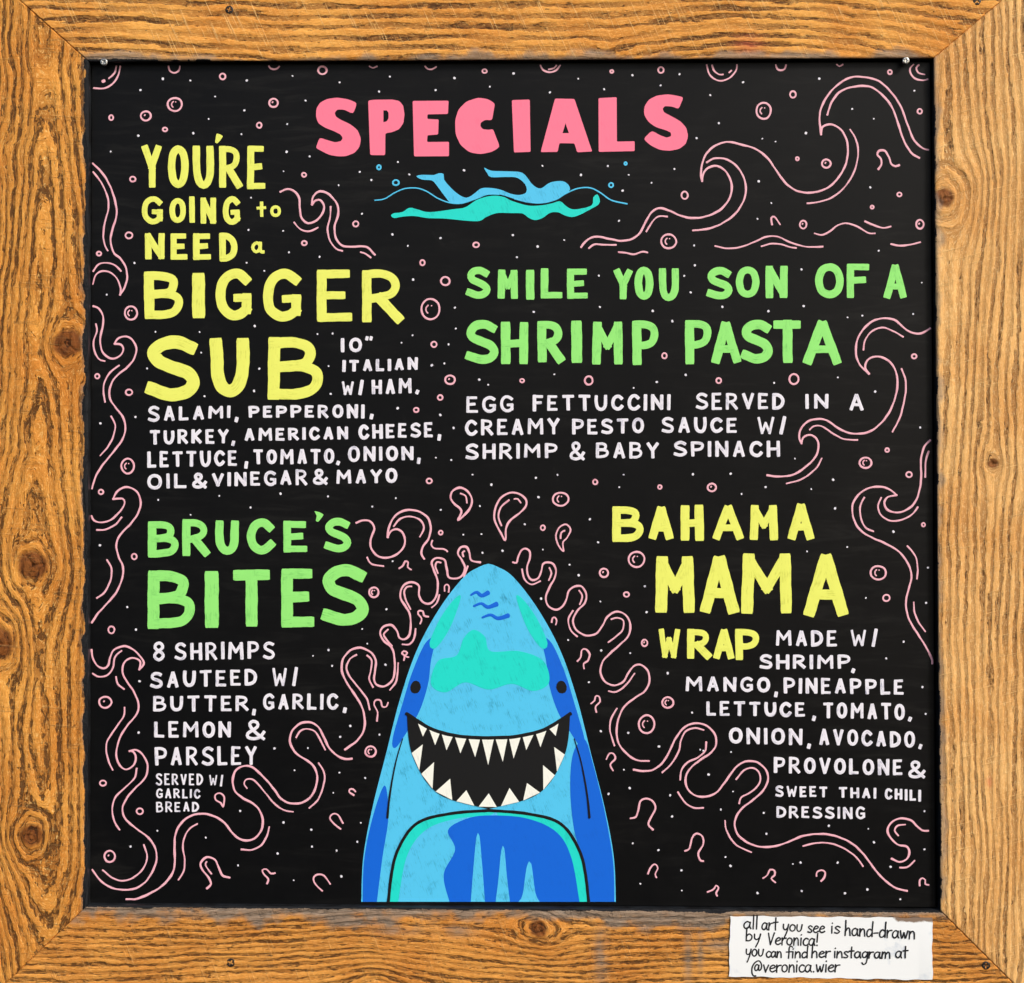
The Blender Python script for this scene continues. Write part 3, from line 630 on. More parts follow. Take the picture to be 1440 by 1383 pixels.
# --- pink waves and curls
CURL = {
'A0': [[(475,448),(530,447),(575,420),(600,380),(608,337)], [(552,398),(580,370),(588,337)], [(852,337),(860,360),(882,370),(905,358),(910,337)],
  [(470,828),(520,880),(560,950),(585,1030),(590,1090),(570,1160),(560,1220),(575,1280),(610,1310),(635,1350),(643,1404),(632,1454),(608,1494)],
  [(608,1494),(610,1459),(590,1409),(555,1379),(515,1374),(485,1394),(470,1439)],
  [(472,872),(515,930),(545,1000),(548,1060),(530,1130),(523,1190),(530,1240),(545,1270)], [(472,1374),(500,1339),(545,1332),(585,1346),(612,1374)]],
'B0': [[(472,327),(500,340),(522,380),(520,430),(507,490),(515,550),(545,585),(580,592),(610,575),(625,545),(612,522),(580,518)],
  [(580,518),(600,490),(640,480),(672,500),(690,545),(675,600),(640,640),(590,680),(560,730),(555,790),(585,840),(620,885),(635,940),(620,1000),(570,1070),(520,1130),(485,1190),(465,1250)],
  [(485,418),(490,455),(475,500),(477,550),(500,595),(530,605)], [(603,627),(560,660),(530,710),(523,760),(532,812)], [(562,885),(583,930),(572,990),(545,1040),(508,1083)]],
'C0': [[(463,165),(475,188),(510,198),(560,185),(605,145),(630,105),(620,78),(572,80)],
  [(572,80),(595,40),(640,18),(690,40),(712,95),(700,150),(660,205),(610,260),(588,310),(600,370),(622,420),(618,480),(590,550),(540,610),(495,660),(465,705)],
  [(490,235),(530,235),(580,212),(615,172)], [(542,388),(563,430),(560,490),(530,550),(490,580)],
  [(463,843),(468,880),(490,920),(525,937),(548,920),(558,880),(575,845),(620,825),(660,833),(700,865),(728,910),(705,943)],
  [(705,943),(710,905),(690,888),(660,885),(630,905),(620,950),(640,1000),(680,1060),(702,1120),(690,1170),(650,1220),(610,1280),(592,1340),(590,1388),(610,1433),(640,1448),(675,1428),(688,1388),(675,1360),(655,1355)],
  [(470,963),(500,980),(545,970),(572,930),(582,880),(615,848)], [(587,980),(598,1018),(628,1042)],
  [(630,1135),(625,1180),(585,1240),(545,1300),(538,1348),(550,1408),(570,1451)]],
'D0': [[(655,207),(690,202),(725,230),(748,280),(735,340),(690,390),(645,440),(620,495),(635,550),(690,600),(745,640),(782,690),(793,750),(775,810),(740,865),(690,900),(635,910),(570,900),(510,865),(468,808)],
  [(692,295),(680,345),(630,395),(585,440),(568,500),(578,560),(605,605)], [(728,682),(745,740),(725,800),(680,845),(625,863),(570,850),(520,810)],
  [(640,957),(690,955),(750,932),(820,890),(870,830),(885,770),(883,690),(888,630),(915,575),(960,537),(1020,525),(1080,535),(1130,565),(1175,620),(1215,652),(1260,660),(1300,640),(1328,590),(1325,530),(1290,480),(1230,445),(1190,410),(1178,360),(1190,310),(1225,285),(1275,288),(1336,340),(1386,400),(1426,450),(1476,473),(1536,465),(1586,420),(1606,350),(1591,290),(1556,255),(1506,225),(1476,185),(1468,140),(1486,95),(1526,65),(1571,62),(1611,85),(1641,140),(1666,190),(1706,230),(1746,247),(1781,245)],
  [(903,858),(930,815),(935,760),(925,690),(940,630),(965,595),(998,576)], [(1222,705),(1270,708),(1320,685),(1350,640),(1363,592)],
  [(1047,902),(1068,880),(1055,845),(1025,810),(1015,775),(1045,745),(1085,755),(1105,790),(1125,835),(1162,848)], [(1045,768),(1040,785),(1070,828)],
  [(1352,878),(1358,855),(1335,830),(1328,810),(1348,805),(1372,828),(1392,825)],
  [(1250,395),(1236,372),(1248,350),(1286,355),(1336,410),(1386,470),(1436,505),(1483,515)],
  [(1130,490),(1118,470),(1092,455),(1090,430),(1112,420),(1132,435),(1135,460),(1130,490)]],
'D1': [[(203,138),(225,105),(260,95),(300,110),(330,160),(350,200)], [(318,268),(345,320),(342,380),(315,450),(270,495)],
  [(495,430),(472,415),(475,400),(492,400),(503,412)], [(427,602),(390,570),(375,545),(390,525),(415,530),(440,572)], [(335,915),(300,880),(292,850),(310,832),(345,838),(375,880)]],
'C1': [[(450,1347),(510,1305),(545,1250),(550,1190),(535,1130),(500,1070),(460,1010),(435,950),(440,890),(480,845),(530,832),(580,855),(605,895),(603,950),(598,990),(610,1020),(650,1028),(690,995),(703,940),(700,880),(685,830),(650,800),(628,760),(645,725),(685,718),(712,745),(725,780),(750,790),(775,770),(783,720),(778,660),(755,620),(730,575),(745,520),(790,500),(825,520),(825,570),(850,605),(885,605),(915,565),(920,500),(900,440),(890,400),(915,378),(955,388),(965,430),(975,475),(1010,482),(1045,465),(1058,425),(1040,385),(1022,355),(1035,325),(1065,322),(1080,350),(1090,390),(1135,400)],
  [(575,1145),(560,1090),(520,1035),(475,980),(458,935),(475,890),(508,868)], [(562,872),(585,895),(582,945),(572,990),(592,1032)], [(678,1045),(710,1000),(720,910)],
  [(688,823),(660,790),(646,765),(668,740)], [(742,815),(775,815),(800,785),(808,737)], [(782,637),(758,590),(750,550),(765,524),(787,522)], [(890,628),(915,605),(928,565)],
  [(920,455),(908,420),(916,398),(935,402)], [(1053,472),(1072,420)], [(1050,370),(1045,350),(1055,343)],
  [(508,200),(540,187),(580,195),(598,230),(580,290),(585,335),(620,370),(670,375),(720,355),(752,310),(745,255),(715,232),(685,240),(667,273)],
  [(667,273),(672,225),(700,170),(750,138),(810,138),(865,170),(885,220),(875,275),(845,320),(838,355),(852,382)], [(697,217),(730,180),(780,168),(830,185),(850,225),(830,270)],
  [(563,375),(585,408),(645,420)], [(893,290),(888,310),(905,330),(950,333),(968,345)],
  [(725,430),(745,415),(755,395),(770,400),(768,425),(785,437)], [(955,545),(955,520),(968,512),(978,525),(975,550)], [(832,710),(838,685),(820,660),(825,645),(845,648),(850,670),(872,675)],
  [(748,895),(752,872),(738,862),(748,850),(765,858),(755,875),(772,880)], [(612,1203),(615,1160),(598,1120),(605,1098),(630,1100),(640,1130),(660,1130),(668,1110)],
  [(1022,187),(1065,150),(1090,110),(1090,70),(1065,35),(1030,22),(995,40),(985,75),(1005,105),(1035,130),(1040,150),(1022,187)], [(1035,52),(1062,65),(1068,98)],
  [(1262,288),(1235,245),(1210,190),(1208,140),(1230,85),(1275,52),(1325,50),(1365,80),(1365,115),(1335,150),(1285,190),(1265,230),(1262,288)], [(1242,213),(1228,170),(1240,120),(1280,85)], [(1308,80),(1325,80),(1340,98)]],
'C2': [[(332,345),(305,310),(295,265),(310,225),(345,207),(368,235),(350,275),(330,300),(332,345)], [(318,278),(322,250),(338,240)],
  [(77,400),(95,402),(105,370),(118,340),(140,330),(162,345),(160,385),(148,425),(155,470),(175,490),(205,480),(220,445),(228,410),(250,400),(280,408),(295,445),(285,485),(260,530),(243,580),(255,620),(290,640),(325,625),(348,585),(360,545),(390,522),(425,522),(447,560),(440,605),(400,650),(380,700),(400,745),(450,770),(500,760),(530,720),(555,675),(600,650),(645,665),(670,710),(662,770),(620,815),(570,860),(530,905),(520,960),(545,1005),(590,1023),(635,1005),(660,960),(690,925),(725,920),(760,950),(768,1000),(745,1050),(690,1090),(640,1130),(615,1180),(602,1240),(605,1295),(625,1338),(670,1383),(710,1403),(765,1406)],
  [(123,435),(135,485),(170,512),(215,495)], [(262,428),(272,455),(258,490)], [(412,543),(428,570),(415,612)], [(380,645),(357,690),(370,745),(402,775)], [(575,688),(605,680),(635,695),(632,740),(600,775),(560,805)],
  [(562,1052),(600,1055),(650,1020),(692,963)], [(603,1140),(575,1190),(568,1250),(590,1328)],
  [(273,703),(278,682),(290,680),(298,695),(293,715)], [(403,900),(420,880),(425,845),(445,840),(465,865),(455,900),(435,912),(437,937)], [(473,1115),(490,1100),(495,1078),(512,1078),(518,1105),(495,1130),(498,1158)]],
'D2': [[(688,302),(740,308),(790,300),(835,265),(870,205),(900,145),(940,90),(990,68),(1050,75),(1095,115),(1105,170),(1080,215),(1020,255),(970,300),(950,350),(962,400),(1000,432),(1050,438),(1105,418),(1150,365),(1200,295),(1250,262),(1310,262),(1355,300),(1368,350),(1345,405),(1290,455),(1230,505),(1200,560),(1210,620),(1255,665),(1320,690),(1394,690),(1464,670),(1544,637),(1624,627),(1704,635),(1784,670),(1844,720),(1904,800),(1964,865),(2014,900),(2072,914)],
  [(833,315),(880,270),(915,210),(928,150),(955,105),(1000,90),(1042,100)], [(1055,162),(1050,205),(1015,238),(960,265),(930,305),(923,352)], [(912,415),(945,465),(990,493),(1040,495)],
  [(1207,350),(1245,305),(1290,293),(1325,320),(1325,370),(1280,415),(1235,440),(1222,472)], [(1150,560),(1160,615),(1205,680),(1283,720)],
  [(550,248),(565,220),(585,220),(595,245),(570,275),(583,305)], [(672,547),(700,540),(712,505),(722,460),(750,447),(785,462),(797,500),(775,545),(763,580),(785,605)],
  [(948,713),(970,700),(982,650),(1005,625),(1035,640),(1040,680),(1015,725),(1025,760),(1040,765)], [(760,828),(775,795),(795,780),(810,800),(797,830),(803,847)],
  [(1062,920),(1090,908),(1105,888),(1117,900),(1105,925),(1110,940)], [(1343,850),(1365,835),(1378,808),(1400,812),(1402,835),(1385,852),(1405,872)]],
'D3': [[(322,688),(390,672),(460,675),(530,700),(590,745),(625,790)], [(390,840),(392,820),(415,810),(433,820),(430,845),(413,865)], [(912,888),(912,862),(925,850),(940,860),(940,880),(957,885)],
  [(955,610),(925,608),(900,590),(870,560),(825,547),(780,560),(750,600),(760,640),(800,680),(845,690),(860,720),(845,755),(810,768),(770,752)], [(838,580),(800,585),(785,610),(803,635)], [(812,797),(850,795),(885,762)]],
'C3': [[(965,-217),(935,-184),(918,-124),(920,-54),(915,10),(895,85),(855,128),(800,148),(750,135),(733,100),(750,70),(795,60)],
  [(795,60),(765,35),(720,18),(660,22),(605,55),(572,110),(578,180),(610,235),(670,275),(740,305),(805,345),(855,410),(870,470),(855,540),(842,610),(855,680),(900,760),(945,830),(972,885),(975,912)],
  [(632,72),(610,120),(615,180),(640,225),(677,243)], [(717,73),(700,120),(720,165),(770,190),(830,182),(875,155),(902,120)], [(850,317),(890,370),(902,430),(898,483)], [(882,603),(885,650),(905,700),(940,750)],
  [(958,-161),(943,-114),(940,-32)]],
'B3': [[(965,440),(925,463),(880,463),(835,440),(790,400),(740,388),(680,400),(630,440),(595,500),(590,570),(610,625),(655,670)],
  [(655,670),(637,640),(645,605),(680,583),(725,587),(770,620),(797,680),(795,760),(765,850),(715,920),(650,965),(570,972),(500,945),(440,905),(390,898),(340,915),(305,960),(303,1000),(313,1022)],
  [(313,1022),(325,990),(360,980),(390,998),(400,1040),(380,1095),(330,1145),(270,1180),(200,1190),(140,1183)], [(627,548),(635,500),(670,455),(725,435),(780,455),(828,483)],
  [(820,645),(840,700),(838,780),(815,880),(775,963)], [(355,952),(375,935),(415,935),(470,970),(530,1000),(597,1005)], [(415,1098),(385,1150),(320,1200),(238,1225)]],
'A3': [[(955,760),(925,750),(880,705),(850,630),(820,550),(770,470),(700,410),(620,390),(550,398),(480,445),(425,520),(405,590),(413,682)],
  [(413,682),(420,645),(460,630),(510,655),(545,720),(545,800),(515,880),(455,945),(380,975),(300,970),(240,935),(190,870),(140,800),(80,755),(16,735),(-64,720),(-134,745),(-179,800),(-196,870),(-189,918)],
  [(445,582),(465,520),(510,465),(580,440),(660,440),(720,480),(770,540),(800,620),(835,720),(870,775),(910,800)], [(560,657),(590,710),(600,780),(580,870),(530,950),(460,1005),(390,1025),(343,1030)],
  [(183,330),(190,350),(208,357),(228,350),(235,330)], [(492,328),(505,337),(522,328)], [(880,328),(863,350),(870,380),(895,402),(930,408),(952,402)], [(908,330),(895,345),(905,370),(937,378)],
  [(703,858),(718,835),(715,805),(697,785),(705,765),(735,765),(755,795),(768,830),(790,843),(808,837)], [(165,1138),(160,1105),(175,1098),(190,1115),(205,1137)],
  [(380,1183),(420,1190),(460,1170),(500,1140),(545,1132),(600,1150),(650,1180),(685,1183)], [(635,1122),(690,1145),(730,1155),(765,1148)], [(767,1237),(810,1245),(860,1240),(915,1228)]],
'A2': [[(1035,918),(1042,875),(1070,848),(1110,842),(1155,870),(1183,930),(1175,1000),(1130,1060),(1060,1095),(990,1105),(930,1095),(870,1068),(820,1055),(780,1075),(750,1120),(720,1180),(680,1210),(620,1220),(560,1210),(500,1198),(455,1215),(422,1252)],
  [(1058,823),(1100,803),(1160,808),(1215,850),(1252,920),(1250,1000),(1205,1080),(1130,1135),(1060,1160),(988,1168)], [(752,1173),(785,1120),(815,1097),(858,1098)], [(462,1258),(490,1238),(540,1240),(598,1242)],
  [(612,1278),(650,1282),(690,1288),(730,1275),(757,1280)], [(1100,1247),(1160,1258),(1230,1252),(1300,1225),(1360,1200),(1420,1200),(1480,1228),(1560,1250),(1645,1250)], [(1335,1248),(1380,1235),(1430,1238),(1480,1252),(1510,1256)],
  [(217,333),(230,355),(262,367),(295,358),(315,333)], [(258,352),(285,345),(297,333)], [(1057,330),(1070,375),(1100,402),(1135,410),(1175,395),(1205,360),(1210,330)], [(1085,332),(1095,360),(1120,378),(1140,378)], [(1172,368),(1182,358)]],
'A1': [[(123,972),(160,958),(200,975),(220,1010),(222,1060),(230,1105),(260,1130),(300,1120),(335,1085),(345,1045),(325,1015),(300,1018),(283,1037)],
  [(283,1037),(290,995),(325,970),(370,985),(410,1035),(415,1090),(398,1150),(405,1210),(440,1245),(500,1250),(560,1252),(602,1290)], [(378,1047),(375,1100),(362,1160),(375,1220),(405,1260),(437,1272)],
  [(530,1278),(555,1287),(580,1305)], [(193,1127),(225,1162),(270,1172),(313,1153)], [(65,337),(75,348),(92,352),(108,347),(117,337)], [(575,337),(592,345),(612,337)], [(857,337),(870,350),(890,352),(912,340)]],
}
for tile, ls in CURL.items():
    for pts in ls:
        big = len(pts) > 9
        pb = Paint(); pb.stroke(tpl(tile, pts), (9.6 if big else 8.2)/3.6*rng.uniform(.95, 1.08), True, cap=.9, round_=.55, jit=.17)
        pb.build('curl', M['pink'], board)
# --- bubbles: x, y, radius, inner mark (0 none, 1 dot, 2 highlight arc)
BUB = {
'A0': [(1127,388,18,0),(885,530,38,2),(738,588,28,1),(563,597,15,0),(835,656,14,0),(672,908,17,0),(653,1193,20,0),(501,1285,14,0)],
'A1': [(88,522,25,1),(16,635,16,0),(243,886,14,0),(505,1135,17,0),(244,1232,15,0),(1114,1241,17,0),(843,1331,16,0),(1157,361,14,0),(336,357,24,0)],
'A2': [(577,363,11,0),(826,356,18,0),(1346,562,42,2),(946,990,21,0),(865,1223,40,2)],
'A3': [(761,366,14,0),(270,479,19,0),(912,565,15,0),(292,805,11,0),(439,829,25,1),(809,986,14,0),(671,1050,11,0),(322,1138,22,1),(913,1137,24,1)],
'B0': [(663,362,36,2),(492,682,15,0),(653,763,19,0),(647,1137,38,2),(511,1268,15,0)],
'B1': [(958,200,25,0),(883,343,52,2),(901,521,17,0),(982,700,27,1),(932,790,16,0),(811,853,15,0),(1347,704,13,0),(877,1212,16,0)],
'B2': [(843,578,16,0),(460,703,24,0),(1118,704,16,0),(493,1217,15,0),(820,1243,13,0),(1084,1245,24,1)],
'B3': [(884,581,15,0),(275,697,28,0),(638,1120,32,2),(747,1056,13,0),(858,1180,17,0)],
'C0': [(679,371,17,0),(564,742,20,0),(533,1108,33,1)],
'C1': [(935,250,13,0),(596,552,28,2),(580,1358,30,2)],
'C2': [(318,80,40,2),(228,225,15,0),(702,385,43,2),(537,453,25,1),(651,563,16,0),(743,808,19,1),(860,1110,31,2),(753,1220,46,2)],
'C3': [(702,453,40,2),(743,580,20,0),(931,210,12,0)],
'D0': [(521,369,18,0),(707,512,19,0),(555,740,31,1)],
}
def bubble(tile, x, y, r, mk, mat):
    pb = Paint(); ex = rng.uniform(.92, 1.1); t0 = rng.uniform(0, 6.28)
    n = 9; pts = [tp(tile, x+r*ex*math.cos(t0+2*math.pi*i/n)*rng.uniform(.97, 1.03), y+r/ex*math.sin(t0+2*math.pi*i/n)*rng.uniform(.97, 1.03)) for i in range(n)]
    pts.append(pts[0]); w = (9.5 if r > 20 else 8.5)/3.6
    pb.stroke(pts, w, True, jit=.1, step=1.2)
    if mk == 2:
        q = [tp(tile, x+r*.48*math.cos(a), y+r*.48*math.sin(a)) for a in (2.2, 2.8, 3.5, 4.2)]
        pb.stroke(q, w*.72, True, cap=.9, step=1.2)
        c = tp(tile, x+r*.1, y-r*.38); pb.stroke([c, (c[0]+.4, c[1]+.2)], w*.6, False, cap=.9)
    elif mk == 1:
        c = tp(tile, x-r*.25, y-r*.1); pb.stroke([c, (c[0]+.6, c[1]-.8)], w*.8, False, cap=.9)
    pb.build('bubble', mat, board)
for tile, ls in BUB.items():
    for (x, y, r, mk) in ls: bubble(tile, x, y, r-3.5, mk, M['pink'])
for (tile, x, y, r) in (('A1',622,848,12),('A1',708,926,16),('A2',647,829,8),('A2',574,938,13)): bubble(tile, x, y, r-2, 0, M['blue'])
pb = Paint(); c = tp('A0', 522, 413); pb.stroke([c, (c[0]+1.2, c[1]-.5)], 4.6, False); pb.build('bubble', M['pink'], board)
# --- the field of small white dots
DOT = {
'A0': [(712,457),(824,399),(963,409),(1250,408),(1088,490),(1238,560),(1056,603),(978,675),(1222,680),(700,688),(560,768),(1270,1002),(1258,1165),(680,1332),(1248,1331)],
'A1': [(184,385),(424,418),(250,510),(158,629),(155,769),(271,793),(139,868),(418,938),(526,871),(584,912),(775,884),(718,821),(622,464),(677,389),(910,457),(1004,396),(1305,373),(1184,439),(537,1083),(138,1170),(167,1278),(322,1300),(690,1187),(769,1245),(935,1206),(1300,1191),(1052,863),(1320,1303),(1426,1248)],
'A2': [(81,373),(407,399),(265,468),(538,452),(681,381),(825,433),(920,376),(1075,482),(1243,417),(1119,624),(1006,700),(894,856),(779,926),(225,840),(557,841),(421,886),(662,886),(633,966),(614,1118),(77,1191),(335,1216),(202,1249),(97,1302),(994,1243),(998,1344),(1340,703),(1407,718),(1320,919),(1384,1028),(1314,1108)],
'A3': [(403,399),(571,552),(680,602),(336,674),(886,460),(661,949),(705,1270),(313,1365)],
'B0': [(540,268),(787,456),(1010,457),(1289,427),(744,642),(1018,562),(1313,643),(1286,755),(1035,783),(686,888),(507,920),(801,1307),(1110,1287),(1268,1346),(1420,1275),(1337,148)],
'B1': [(795,192),(1008,334),(1012,440),(793,474),(737,512),(975,520),(891,626),(954,616),(311,468),(388,465),(367,630),(377,771),(718,843),(932,877),(1000,943),(910,1094),(988,1106),(124,1276),(364,1290),(588,1342),(708,1298),(936,1358),(1095,1180),(1192,1230),(1416,1196),(1428,1294),(1133,1338),(1130,699),(1175,725),(1405,356),(17,643)],
'B2': [(511,172),(516,331),(181,357),(784,351),(883,402),(945,173),(976,257),(1137,330),(1370,352),(287,672),(806,711),(688,741),(951,674),(1398,715),(192,1196),(302,1180),(636,1180),(988,1178),(1180,1175),(615,1243),(1234,1277),(1356,1243),(205,1294)],
'B3': [(313,140),(923,208),(147,352),(324,327),(546,384),(622,375),(879,366),(498,688),(175,714),(687,759),(914,941),(280,1098),(473,1205),(363,1252),(133,1243),(484,1350)],
'C0': [(964,159),(505,314),(644,626),(688,740),(705,1002),(702,1261),(1390,1341)],
'C1': [(692,394),(1050,260),(1140,257),(1247,341),(1146,351),(1360,207),(661,637),(538,737),(563,811),(367,843),(289,873),(385,923),(655,918),(477,1228),(427,1283),(625,1272),(93,1341),(263,1340)],
'C2': [(136,207),(228,335),(467,181),(507,298),(364,412),(409,465),(745,521),(519,598),(219,583),(754,652),(524,846),(670,859),(356,793),(462,1007),(860,960),(983,1160),(521,1254),(660,1263),(815,1332),(1181,1360),(1025,1348)],
'C3': [(484,126),(778,244),(545,322),(341,344),(640,579),(955,427),(945,605),(831,801),(742,886),(926,1031),(942,1167)],
'D0': [(1388,193),(702,113),(1215,510),(796,610),(661,690),(1041,644),(1205,785),(1435,568),(1405,725)],
'D1': [(194,304),(423,316),(552,343),(391,418),(530,570),(139,568),(279,605),(513,665),(283,690),(408,710),(109,725),(190,861),(432,841)],
'D2': [(638,301),(667,394),(561,423),(873,430),(883,538),(1066,326),(1191,412),(1129,502),(1346,520),(1360,625),(684,673),(814,708),(931,811),(1153,743),(1177,788),(721,878),(931,913),(1314,925),(1040,205)],
'D3': [(452,585),(652,600),(680,668),(936,511),(937,704),(764,793),(269,779),(308,771),(497,771),(647,907),(314,915),(534,927),(814,957)],
}
pb = Paint(lift=0.0)
for tile, ls in DOT.items():
    for (x, y) in ls:
        c = tp(tile, x, y); a = rng.uniform(0, 3.14); e = rng.uniform(.15, .7)
        pb.stroke([c, (c[0]+e*math.cos(a), c[1]+e*math.sin(a))], rng.uniform(1.8, 3.2), False, cap=1.0, round_=.5)
pb.build('painted_dots', M['white'], board, kind='stuff')

# --- the swimmer between blue wave lines: a plain crawl swimmer
def area(name, pts, mat, parent, lift=0, label=None, smooth=True, holes=()):
    pb = Paint(d=.0003+lift*.00012); pb.fill(pts, holes, smooth)
    o = pb.build(name, mat, parent, label); return o
def child(o, parent):
    o.parent = parent; o.location = (0, 0, 0) if parent.type != 'EMPTY' else -Vector(parent.location); return o
sw = area('painted_swimmer', tpl('A1', [(683,1092),(700,1080),(740,1075),(778,1053),(820,1062),(880,1075),(1000,1060),(1060,1050),(1120,1012),(1190,993),(1250,997),(1300,1020),(1380,1042),(1450,1040),(1500,1030),(1540,1020),(1570,1045),(1600,1060),(1640,1058),(1700,1040),(1708,1000),(1728,985),(1740,1010),(1735,1035),(1690,1062),(1640,1088),(1600,1100),(1560,1090),(1530,1076),(1490,1078),(1450,1105),(1410,1115),(1375,1100),(1350,1082),(1290,1080),(1220,1080),(1165,1100),(1130,1120),(1060,1118),(960,1108),(870,1105),(800,1095),(740,1098),(700,1105)]), M['teal'], board, 0, 'turquoise lower half of a front-crawl swimmer')
pb = Paint(d=.0005)
pb.fill(tpl('A1', [(812,893),(840,886),(900,887),(925,878),(950,882),(952,910),(985,950),(1025,985),(1065,1002),(1100,985),(1140,955),(1190,953),(1240,962),(1290,982),(1335,988),(1368,975),(1368,945),(1350,920),(1318,900),(1270,897),(1190,898),(1172,880),(1155,850),(1190,865),(1260,868),(1335,872),(1365,890),(1400,935),(1440,955),(1490,925),(1550,918),(1580,935),(1590,960),(1570,980),(1520,1010),(1450,1028),(1380,1025),(1310,1008),(1230,985),(1170,985),(1110,1005),(1050,1030),(990,1030),(960,1000),(915,940),(890,915),(840,910)]), (), True)
child(pb.build('upper_body', M['blue'], sw), sw)
for pts, w in (([(603,1015),(650,1008),(700,978),(750,957),(810,953),(860,968),(920,1005),(980,1027),(1040,1030),(1110,1008),(1170,985),(1230,985)], 7), ([(1310,1008),(1380,1025),(1450,1028),(1520,1010),(1570,980),(1630,955),(1690,952),(1740,975),(1800,1015),(1878,1033)], 7)):
    pb = Paint(d=.0006); pb.stroke(tpl('A1', pts), w/3.6, True, taper=(.8, 1.0)); child(pb.build('wave_line', M['blue'], sw), sw)

# --- a plain cartoon shark in the same blues, standing in for the painting at the foot of the board
XC = 687
def mir(pts): return [(2*XC-x, y) for x, y in pts]
L_ = [(508,1268.5),(511,1205),(524,1135),(543,1060),(562,985),(586,915),(618,856),(652,812),(675,797),(687,793)]
outl = L_+[(2*XC-x, y) for x, y in L_[-2::-1]]
sh = area('painted_shark', catmull(L_, 4)+[(2*XC-x, y) for x, y in reversed(catmull(L_, 4)[:-1])], M['blue'], board, 0, 'light blue cartoon shark face pointing up from the foot of the board', smooth=False)
def sub(name, pts, mat, lift, smooth=True): return child(area(name, pts, M[mat], sh, lift, smooth=smooth), sh)
def line(name, pts, mat, w, lift, taper=(1, 1)):
    pb = Paint(d=.0003+lift*.00012); pb.stroke(pts, w, True, taper=taper, round_=.4); return child(pb.build(name, M[mat], sh), sh)
sub('patch', [(606,962),(616,930),(642,922),(652,898),(666,886),(682,896),(690,916),(730,916),(764,930),(772,960),(750,972),(720,962),(687,970),(654,960),(626,974)], 'teal', 1.8)
for fl in (0, 1):
    g = (lambda p: mir(p)) if fl else (lambda p: p)
    sub('patch', g([(566,990),(580,945),(598,905),(612,898),(606,930),(602,962),(590,1000),(572,1030),(556,1052),(552,1040)]), 'deep', 1)
    if not fl: sub('patch', catmull([(510,1268.4),(512,1210),(524,1150),(541,1105),(546,1150),(538,1205),(530,1268.4)], 4), 'deep', 1, False)
    else: sub('patch', catmull(mir([(510,1268.4),(512,1210),(524,1140),(540,1075),(552,1040),(568,1060),(572,1110),(566,1170),(552,1215),(545,1268.4)]), 4), 'deep', 2, False)
    sub('eye', g([(577,966),(582,958),(589,959),(592,967),(587,975),(579,974)]), 'black', 3)
    sub('patch', g([(604,905),(618,872),(636,846),(648,838),(640,866),(628,892),(612,912)]), 'teal', 1.5)
# belly below the mouth
bel = [(546,1268.4),(556,1205),(584,1160),(630,1145),(687,1140)]
sub('belly', catmull(bel, 4)+[(2*XC-x, y) for x, y in reversed(catmull(bel, 4)[:-1])], 'teal', 3, False)
sub('belly', catmull([(560,1268.4),(572,1205),(598,1168),(640,1152),(687,1148),(700,1150),(690,1268.4)], 4), 'blue', 4, False)
sub('belly', catmull([(632,1268.4),(624,1230),(640,1195),(630,1168),(655,1152),(687,1147),(740,1151),(782,1170),(803,1205),(815,1268.4)], 4), 'deep', 5, False)
for x, w, y0 in ((672, 10, 1178), (707, 10, 1196), (744, 15, 1218)):
    sub('stripe', catmull([(x-w,1268.4),(x-w*.6,y0+40),(x-w*.2,y0),(x+w*.2,y0-3),(x+w*.6,y0+38),(x+w,1268.4)], 4), 'blue', 6, False)
lo = [(572,1004),(580,1062),(616,1116),(687,1138)]; up = [(572,1004),(608,1026),(648,1036),(687,1038)]
Lo = catmull(lo, 4); Up = catmull(up, 4)
mouth = Lo+[(2*XC-x, y) for x, y in reversed(Lo[:-1])]; topc = Up+[(2*XC-x, y) for x, y in reversed(Up[:-1])]
sub('mouth', mouth+[p for p in reversed(topc)][1:-1], 'black', 7, False)
def along(poly, t):
    d = [0]
    for a, b in zip(poly[:-1], poly[1:]): d.append(d[-1]+math.dist(a, b))
    return (float(np.interp(t*d[-1], d, [p[0] for p in poly])), float(np.interp(t*d[-1], d, [p[1] for p in poly])))
for k in range(11):
    a, b = along(topc, .07+k*.078), along(topc, .07+k*.078+.072); m = ((a[0]+b[0])/2+rng.uniform(-3, 3), (a[1]+b[1])/2+34-abs(k-5)*3+rng.uniform(-5, 5))
    sub('tooth', [a, b, m], 'ivory', 8, False)
for k in range(9):
    a, b = along(mouth, .14+k*.081), along(mouth, .14+k*.081+.066); cx, cy = (a[0]+b[0])/2, (a[1]+b[1])/2
    sub('tooth', [a, b, (cx+(XC-cx)*.1+rng.uniform(-3, 3), cy-22+rng.uniform(-5, 5))], 'ivory', 8, False)
line('lip', topc, 'black', 5, 9)
line('contour', catmull(bel, 4)+[(2*XC-x, y) for x, y in reversed(catmull(bel, 4)[:-1])], 'black', 4.2, 7)
for fl in (0, 1): line('contour', [(1374-x, y) if fl else (x, y) for x, y in ((566,1040),(556,1075),(548,1120),(545,1150))], 'black', 3.2, 9, (.4, 1))
for (x, y, l) in ((668, 852, 30), (680, 868, 34), (664, 836, 22)):
    line('shading', [(x, y), (x+l*.3, y-3), (x+l*.6, y+2), (x+l, y-2)], 'deep', 6.5, 3, (.5, 1))

